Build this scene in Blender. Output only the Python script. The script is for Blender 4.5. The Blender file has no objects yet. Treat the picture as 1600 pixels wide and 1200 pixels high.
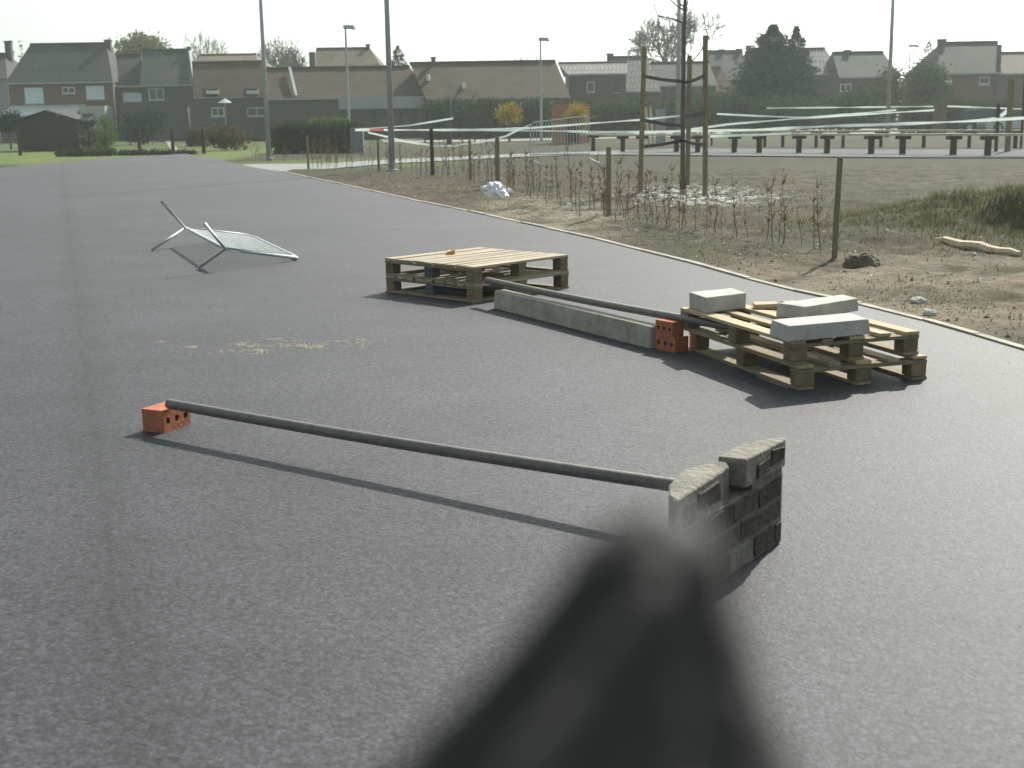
import bpy, math, random
from mathutils import Vector, Matrix, noise
random.seed(7)
R = math.radians
scene = bpy.context.scene
COL = scene.collection

# ------------------------------------------------------------------ camera
FPX, PITCH, ROLL, CH = 2040.0, 0.2029, -0.0158, 1.535      # focal length in photo pixels (1600 wide)
_f = Vector((0, math.cos(PITCH), -math.sin(PITCH)))
_r0 = Vector((1, 0, 0)); _u0 = _r0.cross(_f)
_r = _r0*math.cos(ROLL) + _u0*math.sin(ROLL)
_u = -_r0*math.sin(ROLL) + _u0*math.cos(ROLL)
EYE = Vector((0, 0, CH))
cam = bpy.data.cameras.new('camera'); camo = bpy.data.objects.new('camera', cam); COL.objects.link(camo)
M = Matrix((( _r.x, _u.x, -_f.x), (_r.y, _u.y, -_f.y), (_r.z, _u.z, -_f.z))).to_4x4()
M.translation = EYE
camo.matrix_world = M
cam.sensor_width = 36; cam.lens = 36*FPX/1600
cam.clip_start = 0.02; cam.clip_end = 3000
cam.dof.use_dof = True
cam.dof.focus_distance = 9.0
FST_A = 0.0085                                             # aperture diameter in metres
cam.dof.aperture_fstop = (cam.lens/1000)/FST_A
scene.camera = camo

def ray(px, py): return _f + _r*((px-800)/FPX) - _u*((py-600)/FPX)
def g(px, py, z=0.0):
    d = ray(px, py); return EYE + d*((z-CH)/d.z)
def at(px, py, Y):
    d = ray(px, py); return EYE + d*(Y/d.y)

# ------------------------------------------------------------------ light
SUN_AZ, SUN_EL = R(28), R(37.5)
w = bpy.data.worlds.new('World'); scene.world = w; w.use_nodes = True
nt = w.node_tree
sky = nt.nodes.new('ShaderNodeTexSky'); sky.sky_type = 'NISHITA'; sky.sun_disc = False
sky.sun_elevation = SUN_EL; sky.sun_rotation = SUN_AZ
sky.air_density = 1.0; sky.dust_density = 3.0; sky.ozone_density = 1.0; sky.altitude = 0
bg = nt.nodes['Background']; bg.inputs['Strength'].default_value = 0.13
hs = nt.nodes.new('ShaderNodeHueSaturation'); hs.inputs['Saturation'].default_value = 0.25      # hazy white sky
nt.links.new(sky.outputs[0], hs.inputs['Color']); vmx = nt.nodes.new('ShaderNodeVectorMath'); vmx.operation = 'MULTIPLY'; vmx.inputs[1].default_value = (.91, 1.0, .965)
nt.links.new(hs.outputs[0], vmx.inputs[0]); nt.links.new(vmx.outputs[0], bg.inputs['Color'])
sl = bpy.data.lights.new('sun', 'SUN'); sl.energy = 5.0; sl.angle = R(0.5); sl.color = (1.0, 0.955, 0.87)
so = bpy.data.objects.new('sun', sl); COL.objects.link(so)
sd = Vector((math.sin(SUN_AZ)*math.cos(SUN_EL), math.cos(SUN_AZ)*math.cos(SUN_EL), math.sin(SUN_EL)))
so.rotation_euler = sd.to_track_quat('Z', 'Y').to_euler(); so.location = sd*80
vs = scene.view_settings
vs.view_transform = 'Standard'; vs.look = 'None'; vs.gamma = 1.0; vs.use_curve_mapping = False
vs.exposure = 0.55
scene.cycles.volume_bounces = 1 if hasattr(scene.cycles, 'volume_bounces') else 0
scene.cycles.max_bounces = 6

# ------------------------------------------------------------------ helpers
def lk(o): COL.objects.link(o); return o
class MB:
    def __init__(s): s.v = []; s.f = []; s.mi = []
    def quad(s, a, b, c, d, mi=0):
        n = len(s.v); s.v += [Vector(a), Vector(b), Vector(c), Vector(d)]; s.f.append((n, n+1, n+2, n+3)); s.mi.append(mi)
    def tri(s, a, b, c, mi=0):
        n = len(s.v); s.v += [Vector(a), Vector(b), Vector(c)]; s.f.append((n, n+1, n+2)); s.mi.append(mi)
    def hexa(s, p):                                         # 8 corners: bottom ring 0-3, top ring 4-7
        n = len(s.v); s.v += [Vector(q) for q in p]
        for f in ((3,2,1,0), (4,5,6,7), (0,1,5,4), (1,2,6,5), (2,3,7,6), (3,0,4,7)):
            s.f.append(tuple(n+i for i in f)); s.mi.append(0)
    def box(s, x0, x1, y0, y1, z0, z1, j=0.0, mat=None):
        p = [(x0,y0,z0),(x1,y0,z0),(x1,y1,z0),(x0,y1,z0),(x0,y0,z1),(x1,y0,z1),(x1,y1,z1),(x0,y1,z1)]
        p = [Vector(q) + Vector((random.uniform(-j,j), random.uniform(-j,j), random.uniform(-j,j))) for q in p]
        if mat is not None: p = [mat @ q for q in p]
        s.hexa(p)
    def prism(s, poly, z0, z1):                             # polygon of (x, y) extruded upwards
        n = len(s.v); k = len(poly)
        s.v += [Vector((q[0], q[1], z0)) for q in poly] + [Vector((q[0], q[1], z1)) for q in poly]
        s.f.append(tuple(range(n+k-1, n-1, -1))); s.f.append(tuple(range(n+k, n+2*k))); s.mi += [0, 0]
        for i in range(k):
            j = (i+1) % k; s.f.append((n+i, n+j, n+k+j, n+k+i)); s.mi.append(0)
    def tube(s, pts, rad, n=8, cap=True):
        pts = [Vector(p) for p in pts]
        if not isinstance(rad, (list, tuple)): rad = [rad]*len(pts)
        b = len(s.v)
        for i, p in enumerate(pts):
            t = (pts[min(i+1, len(pts)-1)] - pts[max(i-1, 0)]).normalized()
            a = t.cross(Vector((0, 0, 1)) if abs(t.z) < .9 else Vector((1, 0, 0))).normalized(); c = t.cross(a)
            for k in range(n):
                an = 2*math.pi*k/n; s.v.append(p + (a*math.cos(an) + c*math.sin(an))*rad[i])
        for i in range(len(pts)-1):
            for k in range(n):
                k2 = (k+1) % n
                s.f.append((b+i*n+k, b+i*n+k2, b+(i+1)*n+k2, b+(i+1)*n+k)); s.mi.append(0)
        if cap:
            s.f.append(tuple(b+k for k in range(n-1, -1, -1))); e = b+(len(pts)-1)*n
            s.f.append(tuple(e+k for k in range(n))); s.mi += [0, 0]
    def bar(s, a, b, wd, ht, up=Vector((0, 0, 1))):
        a = Vector(a); b = Vector(b); t = (b-a).normalized(); sd_ = t.cross(up).normalized()*wd/2; uu = sd_.cross(t).normalized()*ht/2
        s.hexa([a-sd_-uu, a+sd_-uu, b+sd_-uu, b-sd_-uu, a-sd_+uu, a+sd_+uu, b+sd_+uu, b-sd_+uu])
    def build(s, name, mat, parent=None, smooth=False, bevel=0.0, mats=None):
        me = bpy.data.meshes.new(name)
        off = parent.matrix_world_loc if False else (Vector(parent['_o']) if parent and '_o' in parent else Vector())
        me.from_pydata([tuple(q-off) for q in s.v], [], s.f)
        for m in (mats or [mat]): me.materials.append(m)
        if mats: me.polygons.foreach_set('material_index', s.mi)
        if smooth: me.polygons.foreach_set('use_smooth', [True]*len(me.polygons))
        me.update()
        o = lk(bpy.data.objects.new(name, me))
        if parent: o.parent = parent
        if bevel:
            bm = o.modifiers.new('bevel', 'BEVEL'); bm.width = bevel; bm.segments = 1; bm.limit_method = 'ANGLE'
        return o
def tag(o, label=None, cat=None, group=None, kind=None):
    if label: o['label'] = label
    if cat: o['category'] = cat
    if group: o['group'] = group
    if kind: o['kind'] = kind
    return o
ROOTS = []
def thing(name, loc, label, cat, group=None, world=True):
    o = lk(bpy.data.objects.new(name, None)); o.location = loc; o.empty_display_size = .2
    if world: o['_o'] = tuple(loc)                          # parts are given in world coordinates
    ROOTS.append(o)
    return tag(o, label, cat, group)
def dup(root, loc, rotz=0.0, label=None, group=None, scale=1.0):
    r = root.copy(); lk(r); r.location = loc; r.rotation_euler = (0, 0, rotz); r.scale = (scale,)*3
    if label: r['label'] = label
    if group: r['group'] = group
    for ch in list(root.children):
        c = ch.copy(); lk(c); c.parent = r
        for gch in list(ch.children):
            d = gch.copy(); lk(d); d.parent = c
    return r

# ------------------------------------------------------------------ materials
def newmat(name):
    m = bpy.data.materials.new(name); m.use_nodes = True
    t = m.node_tree; b = t.nodes['Principled BSDF']; return m, t, b
def mat(name, col, rough=.8, var=.25, scale=6.0, bump=0.0, bscale=None, metal=0.0, spec=.3, obvar=0.0, stretch=(1,1,1), col2=None, world=False):
    m, t, b = newmat(name)
    N = t.nodes.new; L = t.links.new
    if world: pos = N('ShaderNodeNewGeometry').outputs['Position']
    else: pos = N('ShaderNodeTexCoord').outputs['Object']
    mp = N('ShaderNodeMapping'); mp.inputs['Scale'].default_value = stretch; L(pos, mp.inputs[0])
    vec = mp.outputs[0]
    if not world:
        oi = N('ShaderNodeObjectInfo'); ad = N('ShaderNodeVectorMath'); ad.operation = 'MULTIPLY_ADD'
        L(oi.outputs['Random'], ad.inputs[0]); ad.inputs[1].default_value = (37, 53, 71); L(vec, ad.inputs[2]); vec = ad.outputs[0]
    nz = N('ShaderNodeTexNoise'); nz.inputs['Scale'].default_value = scale; nz.inputs['Detail'].default_value = 6; nz.inputs['Roughness'].default_value = .65
    L(vec, nz.inputs['Vector'])
    rp = N('ShaderNodeValToRGB')
    c1 = [c*(1-var) for c in col]; c2 = list(col2) if col2 else [min(1, c*(1+var)) for c in col]
    rp.color_ramp.elements[0].position = .3; rp.color_ramp.elements[1].position = .7
    rp.color_ramp.elements[0].color = (*c1, 1); rp.color_ramp.elements[1].color = (*c2, 1)
    L(nz.outputs['Fac'], rp.inputs[0]); out = rp.outputs[0]
    if obvar:
        oi2 = N('ShaderNodeObjectInfo'); mr = N('ShaderNodeMapRange'); mr.inputs['To Min'].default_value = 1-obvar; mr.inputs['To Max'].default_value = 1+obvar
        L(oi2.outputs['Random'], mr.inputs['Value']); vm = N('ShaderNodeVectorMath'); vm.operation = 'SCALE'
        L(out, vm.inputs[0]); L(mr.outputs[0], vm.inputs['Scale']); out = vm.outputs[0]
    L(out, b.inputs['Base Color'])
    b.inputs['Roughness'].default_value = rough; b.inputs['Metallic'].default_value = metal
    b.inputs['Specular IOR Level'].default_value = spec
    if bump:
        n2 = N('ShaderNodeTexNoise'); n2.inputs['Scale'].default_value = bscale or scale*3; n2.inputs['Detail'].default_value = 5
        L(vec, n2.inputs['Vector']); bp = N('ShaderNodeBump'); bp.inputs['Strength'].default_value = bump; bp.inputs['Distance'].default_value = .02
        L(n2.outputs['Fac'], bp.inputs['Height']); L(bp.outputs[0], b.inputs['Normal'])
    return m
def leafmat(name, col, var=.35, trans=.35):
    m, t, b = newmat(name); N = t.nodes.new; L = t.links.new
    pos = N('ShaderNodeNewGeometry').outputs['Position']
    nz = N('ShaderNodeTexNoise'); nz.inputs['Scale'].default_value = 1.3; nz.inputs['Detail'].default_value = 8; nz.inputs['Roughness'].default_value = .8; L(pos, nz.inputs['Vector'])
    rp = N('ShaderNodeValToRGB'); rp.color_ramp.elements[0].position = .32; rp.color_ramp.elements[1].position = .68
    rp.color_ramp.elements[0].color = (*[c*(1-var) for c in col], 1); rp.color_ramp.elements[1].color = (*[c*(1+var) for c in col], 1)
    L(nz.outputs['Fac'], rp.inputs[0])
    d = N('ShaderNodeBsdfDiffuse'); tr = N('ShaderNodeBsdfTranslucent'); mx = N('ShaderNodeMixShader'); mx.inputs[0].default_value = trans
    L(rp.outputs[0], d.inputs[0]); L(rp.outputs[0], tr.inputs[0]); L(d.outputs[0], mx.inputs[1]); L(tr.outputs[0], mx.inputs[2])
    t.nodes.remove(b); L(mx.outputs[0], t.nodes['Material Output'].inputs[0])
    return m

def asphalt_mat():
    m, t, b = newmat('asphalt'); N = t.nodes.new; L = t.links.new
    pos = N('ShaderNodeNewGeometry').outputs['Position']
    def nz(scale, detail=3, rough=.6):
        n = N('ShaderNodeTexNoise'); n.inputs['Scale'].default_value = scale; n.inputs['Detail'].default_value = detail; n.inputs['Roughness'].default_value = rough; L(pos, n.inputs['Vector']); return n.outputs['Fac']
    def math_(op, a, bb):
        n = N('ShaderNodeMath'); n.operation = op
        for i, q in enumerate((a, bb)):
            if isinstance(q, (int, float)): n.inputs[i].default_value = q
            else: L(q, n.inputs[i])
        return n.outputs[0]
    def ramp(x, a, bb, lo, hi):
        n = N('ShaderNodeMapRange'); L(x, n.inputs['Value']); n.inputs['From Min'].default_value = a; n.inputs['From Max'].default_value = bb
        n.inputs['To Min'].default_value = lo; n.inputs['To Max'].default_value = hi; return n.outputs[0]
    vo = N('ShaderNodeTexVoronoi'); vo.inputs['Scale'].default_value = 72; L(pos, vo.inputs['Vector'])
    stone = N('ShaderNodeSeparateColor'); L(vo.outputs['Color'], stone.inputs[0])
    v = ramp(stone.outputs[0], 0, 1, .68, 1.34)                       # each chip its own grey
    v = math_('MULTIPLY', v, ramp(vo.outputs['Distance'], .35, .75, 1.0, .68))   # binder between chips
    v = math_('MULTIPLY', v, ramp(nz(30, 5, .7), .34, .66, .72, 1.24))
    v = math_('MULTIPLY', v, ramp(nz(1.3, 7, .7), .3, .7, .82, 1.14))
    v = math_('MULTIPLY', v, ramp(nz(.25, 4), .3, .7, .84, 1.14))
    # paving joint: a straight dark line through the lot
    sp = N('ShaderNodeSeparateXYZ'); L(pos, sp.inputs[0])
    ln = math_('ADD', math_('ADD', sp.outputs[0], math_('MULTIPLY', sp.outputs[1], .339)), -.06)
    ln = math_('ABSOLUTE', math_('ADD', ln, ramp(nz(1.6, 4), 0, 1, -.07, .07)), 0)
    wide = ramp(ln, 0.0, .22, .83, 1.0); thin = ramp(ln, .0, .03, .90, 1.0)
    v = math_('MULTIPLY', math_('MULTIPLY', v, wide), thin)
    for (p0, p1, wd, lo) in (((262,317),(372,303),.05,.86), ((366,303.5),(560,283),.07,.94), ((238,393),(20,401),.04,.86), ((940,372),(760,402),.06,.90)):
        A, B = g(*p0), g(*p1); d = (B-A).normalized(); n_ = Vector((-d.y, d.x)); Ls = (B-A).length
        def lin(ax, ay, c):
            return math_('ADD', math_('ADD', math_('MULTIPLY', sp.outputs[0], ax), math_('MULTIPLY', sp.outputs[1], ay)), c)
        off = math_('ABSOLUTE', math_('ADD', lin(n_.x, n_.y, -(n_.x*A.x+n_.y*A.y)), ramp(nz(1.1, 4), 0, 1, -.12, .12)), 0)
        al = math_('ABSOLUTE', lin(d.x, d.y, -(d.x*A.x+d.y*A.y)-Ls/2), 0)
        on = ramp(al, Ls*.42, Ls*.5, 0, 1)
        v = math_('MULTIPLY', v, math_('MAXIMUM', ramp(off, 0, wd, lo, 1), on))
    cm = N('ShaderNodeVectorMath'); cm.operation = 'SCALE'; cm.inputs[0].default_value = (.058, .057, .067); L(v, cm.inputs['Scale'])
    L(cm.outputs[0], b.inputs['Base Color'])
    b.inputs['Roughness'].default_value = .68; b.inputs['Specular IOR Level'].default_value = .22
    bp = N('ShaderNodeBump'); bp.inputs['Strength'].default_value = .32; bp.inputs['Distance'].default_value = .004
    hgt = math_('ADD', math_('MULTIPLY', vo.outputs['Distance'], -.8), math_('MULTIPLY', nz(26, 4), 1.6))
    L(hgt, bp.inputs['Height']); L(bp.outputs[0], b.inputs['Normal'])
    return m

def ground_mat():
    m, t, b = newmat('soil'); N = t.nodes.new; L = t.links.new
    pos = N('ShaderNodeNewGeometry').outputs['Position']
    def nz(scale, detail=6, rough=.65, st=None):
        n = N('ShaderNodeTexNoise'); n.inputs['Scale'].default_value = scale; n.inputs['Detail'].default_value = detail; n.inputs['Roughness'].default_value = rough
        if st:
            mp = N('ShaderNodeMapping'); mp.inputs['Scale'].default_value = st; L(pos, mp.inputs[0]); L(mp.outputs[0], n.inputs['Vector'])
        else: L(pos, n.inputs['Vector'])
        return n.outputs['Fac']
    def ramp(x, a, bb, lo=0, hi=1):
        n = N('ShaderNodeMapRange'); L(x, n.inputs['Value']); n.inputs['From Min'].default_value = a; n.inputs['From Max'].default_value = bb
        n.inputs['To Min'].default_value = lo; n.inputs['To Max'].default_value = hi; n.interpolation_type = 'SMOOTHSTEP'; return n.outputs[0]
    def mul(a, c):
        n = N('ShaderNodeMath'); n.operation = 'MULTIPLY'; L(a, n.inputs[0])
        if isinstance(c, float): n.inputs[1].default_value = c
        else: L(c, n.inputs[1])
        return n.outputs[0]
    def mix(fac, a, c):
        n = N('ShaderNodeMix'); n.data_type = 'RGBA'; L(fac, n.inputs['Factor'])
        for k, q in ((6, a), (7, c)):
            if isinstance(q, tuple): n.inputs[k].default_value = (*q, 1)
            else: L(q, n.inputs[k])
        return n.outputs[2]
    def blob(cx, cy, rx, ry, soft=.5):
        mp = N('ShaderNodeMapping'); mp.vector_type = 'POINT'
        mp.inputs['Location'].default_value = (-cx/rx, -cy/ry, 0); mp.inputs['Scale'].default_value = (1/rx, 1/ry, 0); L(pos, mp.inputs[0])
        ln = N('ShaderNodeVectorMath'); ln.operation = 'LENGTH'; L(mp.outputs[0], ln.inputs[0])
        return ramp(ln.outputs['Value'], 1-soft, 1+soft, 1, 0)
    c = mix(ramp(nz(1.9, 9, .75), .36, .62), (.038, .030, .020), (.104, .085, .059))
    c = mix(mul(ramp(nz(.6, 8, .75), .40, .60), .7), c, (.052, .055, .028))          # moss and thin grass
    sp = N('ShaderNodeSeparateXYZ'); L(pos, sp.inputs[0])
    sandy = blob(3.6, 11.0, 2.3, 2.6)
    c = mix(mul(sandy, ramp(nz(1.1), .3, .6)), c, (.18, .153, .108))
    sandy2 = blob(.55, 20.5, 1.1, 4.5)
    c = mix(mul(sandy2, ramp(nz(1.4), .35, .62)), c, (.22, .195, .148))
    dark = blob(-2.6, 31, 2.2, 8.0)
    c = mix(mul(dark, ramp(nz(.8), .2, .5, .3, .9)), c, (.080, .062, .042))
    lime = blob(3.5, 24.4, 1.15, 2.6, .6)
    c = mix(mul(lime, ramp(nz(3.5), .45, .60)), c, (.50, .50, .48))
    c = mix(mul(blob(6.3, 16.5, 1.8, 2.2, .5), ramp(nz(2.4), .3, .55, .2, .8)), c, (.085, .082, .042))
    far = ramp(sp.outputs[1], 30, 42)
    fieldc = mix(ramp(nz(.35), .35, .65), (.038, .034, .023), (.037, .041, .021))
    fieldc = mix(mul(ramp(nz(1.7, 8, .75), .42, .62), .75), fieldc, (.064, .056, .039))
    fieldc = mix(mul(ramp(nz(4.5, 6, .7), .52, .66), .7), fieldc, (.026, .028, .016))
    c = mix(far, c, fieldc)
    lawn = blob(-6.3, 47, 4.6, 6, .3)
    c = mix(mul(lawn, ramp(nz(.5), .25, .5, .35, 1)), c, (.075, .108, .030))
    gard = ramp(sp.outputs[1], 50, 53)
    gleft = ramp(sp.outputs[0], -10.5, -12.0)
    c = mix(mul(gard, gleft), c, mix(ramp(nz(.5), .3, .7), (.075, .118, .030), (.125, .15, .045)))
    backg = ramp(sp.outputs[1], 70, 76)
    c = mix(mul(backg, .65), c, (.050, .064, .026))
    # clods and pebbles
    c = mix(mul(ramp(nz(17, 4), .53, .66), .75), c, (.055, .045, .03))
    vo = N('ShaderNodeTexVoronoi'); vo.inputs['Scale'].default_value = 13; L(pos, vo.inputs['Vector'])
    peb = ramp(vo.outputs['Distance'], .13, .19, 1, 0)
    c = mix(mul(mul(peb, ramp(nz(.9), .5, .7)), .65), c, (.38, .35, .29))
    L(c, b.inputs['Base Color']); b.inputs['Roughness'].default_value = .95; b.inputs['Specular IOR Level'].default_value = .1
    bp = N('ShaderNodeBump'); bp.inputs['Strength'].default_value = .8; bp.inputs['Distance'].default_value = .06
    L(nz(6.5, 8, .7), bp.inputs['Height']); L(bp.outputs[0], b.inputs['Normal'])
    return m

def roofmat(name, col, pitch=.33, strong=.35):
    m, t, b = newmat(name); N = t.nodes.new; L = t.links.new
    pos = N('ShaderNodeNewGeometry').outputs['Position']
    mp = N('ShaderNodeMapping'); mp.inputs['Rotation'].default_value = (R(-90), 0, 0); L(pos, mp.inputs[0])
    br = N('ShaderNodeTexBrick'); br.inputs['Scale'].default_value = 1.0
    br.inputs['Brick Width'].default_value = .32; br.inputs['Row Height'].default_value = pitch*.62; br.inputs['Mortar Size'].default_value = .035
    br.inputs['Color1'].default_value = (*[c*.85 for c in col], 1); br.inputs['Color2'].default_value = (*[c*1.15 for c in col], 1)
    br.inputs['Mortar'].default_value = (*[c*(1-strong) for c in col], 1)
    L(mp.outputs[0], br.inputs['Vector'])
    nz = N('ShaderNodeTexNoise'); nz.inputs['Scale'].default_value = .55; nz.inputs['Detail'].default_value = 7; nz.inputs['Roughness'].default_value = .7; L(pos, nz.inputs['Vector'])
    mr = N('ShaderNodeMapRange'); mr.inputs['From Min'].default_value = .3; mr.inputs['From Max'].default_value = .7; mr.inputs['To Min'].default_value = .72; mr.inputs['To Max'].default_value = 1.25; L(nz.outputs[0], mr.inputs[0])
    sc = N('ShaderNodeVectorMath'); sc.operation = 'SCALE'; L(br.outputs['Color'], sc.inputs[0]); L(mr.outputs[0], sc.inputs['Scale'])
    L(sc.outputs[0], b.inputs['Base Color']); b.inputs['Roughness'].default_value = .85; b.inputs['Specular IOR Level'].default_value = .2
    return m
def brickwall(name, col):
    m, t, b = newmat(name); N = t.nodes.new; L = t.links.new
    pos = N('ShaderNodeNewGeometry').outputs['Position']
    mp = N('ShaderNodeMapping'); mp.inputs['Rotation'].default_value = (R(-90), 0, 0); L(pos, mp.inputs[0])
    br = N('ShaderNodeTexBrick'); br.inputs['Scale'].default_value = 1.0
    br.inputs['Brick Width'].default_value = .22; br.inputs['Row Height'].default_value = .075; br.inputs['Mortar Size'].default_value = .01
    br.inputs['Color1'].default_value = (*[c*.75 for c in col], 1); br.inputs['Color2'].default_value = (*[c*1.25 for c in col], 1)
    br.inputs['Mortar'].default_value = (.12, .11, .10, 1); L(mp.outputs[0], br.inputs['Vector'])
    L(br.outputs['Color'], b.inputs['Base Color']); b.inputs['Roughness'].default_value = .9
    return m

A_ASPH = asphalt_mat(); A_SOIL = ground_mat()
WOOD = mat('pallet_wood', (.37, .29, .175), .8, .28, 9, .35, 40, obvar=.22, stretch=(.25, 3, 3))
WOODD = mat('shaded_dirty_wood', (.205, .165, .105), .85, .3, 9, .35, 40, obvar=.25, stretch=(.25, 3, 3))  # shade on the lower boards put into a darker colour, with some dirt
WOODG = mat('weathered_pallet_wood', (.31, .262, .19), .8, .28, 9, .35, 40, obvar=.25, stretch=(.25, 3, 3))
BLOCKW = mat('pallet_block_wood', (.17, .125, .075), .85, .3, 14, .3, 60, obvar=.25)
BLUEW = mat('blue_grey_block', (.075, .080, .090), .85, .2, 14, .2)
POSTW = mat('round_post_wood', (.20, .17, .108), .85, .3, 12, .3, 40, obvar=.15, stretch=(3, 3, .3))
DARKW = mat('dark_wood', (.050, .040, .031), .85, .3, 10, .2, stretch=(1, 1, .4))
RAILW = mat('rail_wood', (.42, .40, .30), .7, .2, 5)
CONC = mat('concrete', (.38, .375, .35), .88, .2, 8, .35, 60, obvar=.06)
STONE = mat('old_stone', (.185, .172, .142), .92, .35, 9, .7, 40)
CONCD = mat('rough_concrete', (.31, .293, .245), .9, .3, 7, .5, 35)
KERB = mat('kerb_concrete', (.30, .285, .24), .9, .25, 3, .2, 50, world=True)
MORTAR = mat('mortar', (.125, .12, .102), .95, .35, 14, .8, 45)
OLDBRICK = mat('old_brick', (.052, .042, .034), .9, .45, 12, .7, 50, obvar=.35)
BRICK = mat('orange_brick', (.36, .125, .068), .85, .32, 15, .35, 70, obvar=.08)
HOLE = mat('brick_hole_inside', (.20, .075, .045), .95, .2, 15)
STEELP = mat('grey_steel_pipe', (.125, .118, .108), .5, .22, 18, .15, 60, metal=.25, spec=.5, stretch=(1, 1, 1))
GALV = mat('galvanised_steel', (.44, .47, .49), .5, .2, 14, .05, metal=.25, spec=.5)
MAST = mat('grey_mast_paint', (.36, .38, .39), .5, .1, 3, metal=.2)
SAND = mat('sand', (.36, .335, .275), .95, .25, 9, .5, 60, world=True)
PALE = mat('pale_gravel', (.21, .195, .155), .95, .25, 2, .3, 20, world=True)
PATHM = mat('path_paving', (.24, .245, .24), .95, .15, 1.2, .2, 20, world=True, spec=.05)
TRACKM = mat('grey_track', (.125, .130, .132), .95, .2, 1.2, .2, 20, world=True, spec=.05)
BAG = mat('white_plastic', (.72, .74, .78), .35, .08, 8, .5, 22, spec=.5)
RUB = mat('white_rubble', (.62, .60, .54), .9, .2, 20, .3)
GALVD = mat('dull_galvanised_wire', (.30, .325, .335), .6, .35, 9, .05, metal=.2)
STRAP = mat('black_rubber_strap', (.022, .022, .022), .6, .1, 8)
TAPEW = leafmat('white_tape', (.78, .82, .80), .04, .5)
TAPER = leafmat('red_tape', (.62, .30, .27), .05, .5)
STEM = mat('twig_bark', (.12, .085, .06), .9, .3, 30)
BARK = mat('grey_bark', (.115, .10, .085), .9, .3, 5, .3)
DEADLEAF = leafmat('dead_leaf', (.19, .092, .056), .45, .3)
BRICKR = brickwall('red_brick_wall', (.135, .060, .044))
BRICKB = brickwall('brown_brick_wall', (.082, .064, .053))
BRICKD = brickwall('dark_brick_wall', (.052, .047, .043))
WHITEW = mat('white_render_wall', (.36, .38, .37), .9, .08, 1.5)
GREYW = mat('grey_render_wall', (.30, .31, .33), .9, .08, 1.5)
R_GREY = roofmat('grey_tile_roof', (.054, .058, .052))
R_DARK = roofmat('dark_tile_roof', (.042, .046, .041))
R_BROWN = roofmat('brown_tile_roof', (.082, .055, .036))
R_BROWN2 = roofmat('light_brown_tile_roof', (.118, .088, .060))
R_STRIPE = roofmat('striped_grey_roof', (.15, .15, .14), .8, .6)
R_RED = roofmat('red_tile_roof', (.155, .085, .068))
GLASS = mat('dark_window_glass', (.045, .055, .065), .12, .1, 1, spec=.6)
SHUT = mat('pale_roller_shutter', (.56, .62, .70), .6, .05, 2, stretch=(1, 1, 12))
WFRAME = mat('white_window_frame', (.62, .63, .62), .6, .05, 2)
ZINC = mat('zinc_gutter', (.30, .32, .32), .5, .1, 2, metal=.3)
CLOTH = mat('black_fabric', (.024, .0215, .021), .65, .3, 35, .3, 160, spec=.35)
YELLOW = leafmat('yellow_blossom', (.40, .29, .05), .4, .4)
LGREEN = leafmat('spring_leaf', (.14, .155, .055), .35, .4)
DGREEN = leafmat('dark_conifer_leaf', (.036, .060, .036), .4, .15)
HGREEN = leafmat('hedge_leaf', (.068, .088, .042), .4, .25)
LHEDGE = leafmat('sunlit_hedge_leaf', (.13, .17, .045), .4, .35)
BROWNL = leafmat('brown_shrub_leaf', (.125, .100, .050), .4, .3)
DRYG = leafmat('dry_grass_blade', (.135, .125, .064), .4, .3)

# ------------------------------------------------------------------ setting
EDGE = [(1700,578),(1600,548),(1520,524),(1440,501),(1340,476),(1240,455),(1165,436),(1080,412),(1000,392),(925,373),(850,356),(780,341),(730,330),(680,320),(640,312),(600,303),(560,294),(520,285.5),(480,277),(440,268)]
EW = [g(*q) for q in EDGE]                                   # right edge of the asphalt, near to far
d0 = (EW[1]-EW[2]).normalized(); EW[0] = EW[1] + d0*2.0
EW = [EW[0] + d0*18] + EW
FARE = [g(*q) for q in ((400,262),(330,247),(290,240),(240,243),(160,248),(60,256),(0,262))]
lft = [Vector((FARE[-1].x-25, FARE[-1].y-10, 0)), Vector((-45, -14, 0))]
poly = [Vector((EW[0].x, EW[0].y, 0))] + EW[1:] + FARE + lft
mb = MB(); mb.v = [Vector((q.x, q.y, 0)) for q in poly]; mb.f = [tuple(range(len(poly)))]; mb.mi = [0]
tag(mb.build('asphalt', A_ASPH), kind='structure')
def xe(y):
    for a, b in zip(EW[:-1], EW[1:]):
        if min(a.y, b.y) <= y <= max(a.y, b.y): return a.x + (b.x-a.x)*(y-a.y)/(b.y-a.y)
    return EW[0].x if y < EW[0].y else EW[-1].x
mb = MB(); rk = random.Random(4)
for a, b in zip(EW[:-1], EW[1:]):
    n = Vector((b.y-a.y, -(b.x-a.x), 0)).normalized()
    if n.x < 0: n = -n
    n = n*.065; d = (b-a); cnt = max(1, round(d.length/1.0)); d = d/cnt
    for q in range(cnt):                                     # one kerb stone after the other, open joints between
        p0 = a+d*q+d.normalized()*.005; p1 = a+d*(q+1)-d.normalized()*.005; zt = .014+rk.uniform(-.004, .005); sh = n*rk.uniform(-.08, .08)
        p0 = p0+sh; p1 = p1+sh
        mb.hexa([(p0.x,p0.y,-.06),(p0.x+n.x,p0.y+n.y,-.06),(p1.x+n.x,p1.y+n.y,-.06),(p1.x,p1.y,-.06),
                 (p0.x,p0.y,zt),(p0.x+n.x,p0.y+n.y,zt),(p1.x+n.x,p1.y+n.y,zt+rk.uniform(-.002,.002)),(p1.x,p1.y,zt)])
tag(mb.build('kerb', KERB), kind='structure')
mb = MB(); mb.quad((-220, -60, -.05), (220, -60, -.05), (220, 330, -.05), (-220, 330, -.05))
tag(mb.build('ground', A_SOIL), kind='structure')
def sstep(a, b, x):
    t = max(0, min(1, (x-a)/(b-a))); return t*t*(3-2*t)
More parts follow.
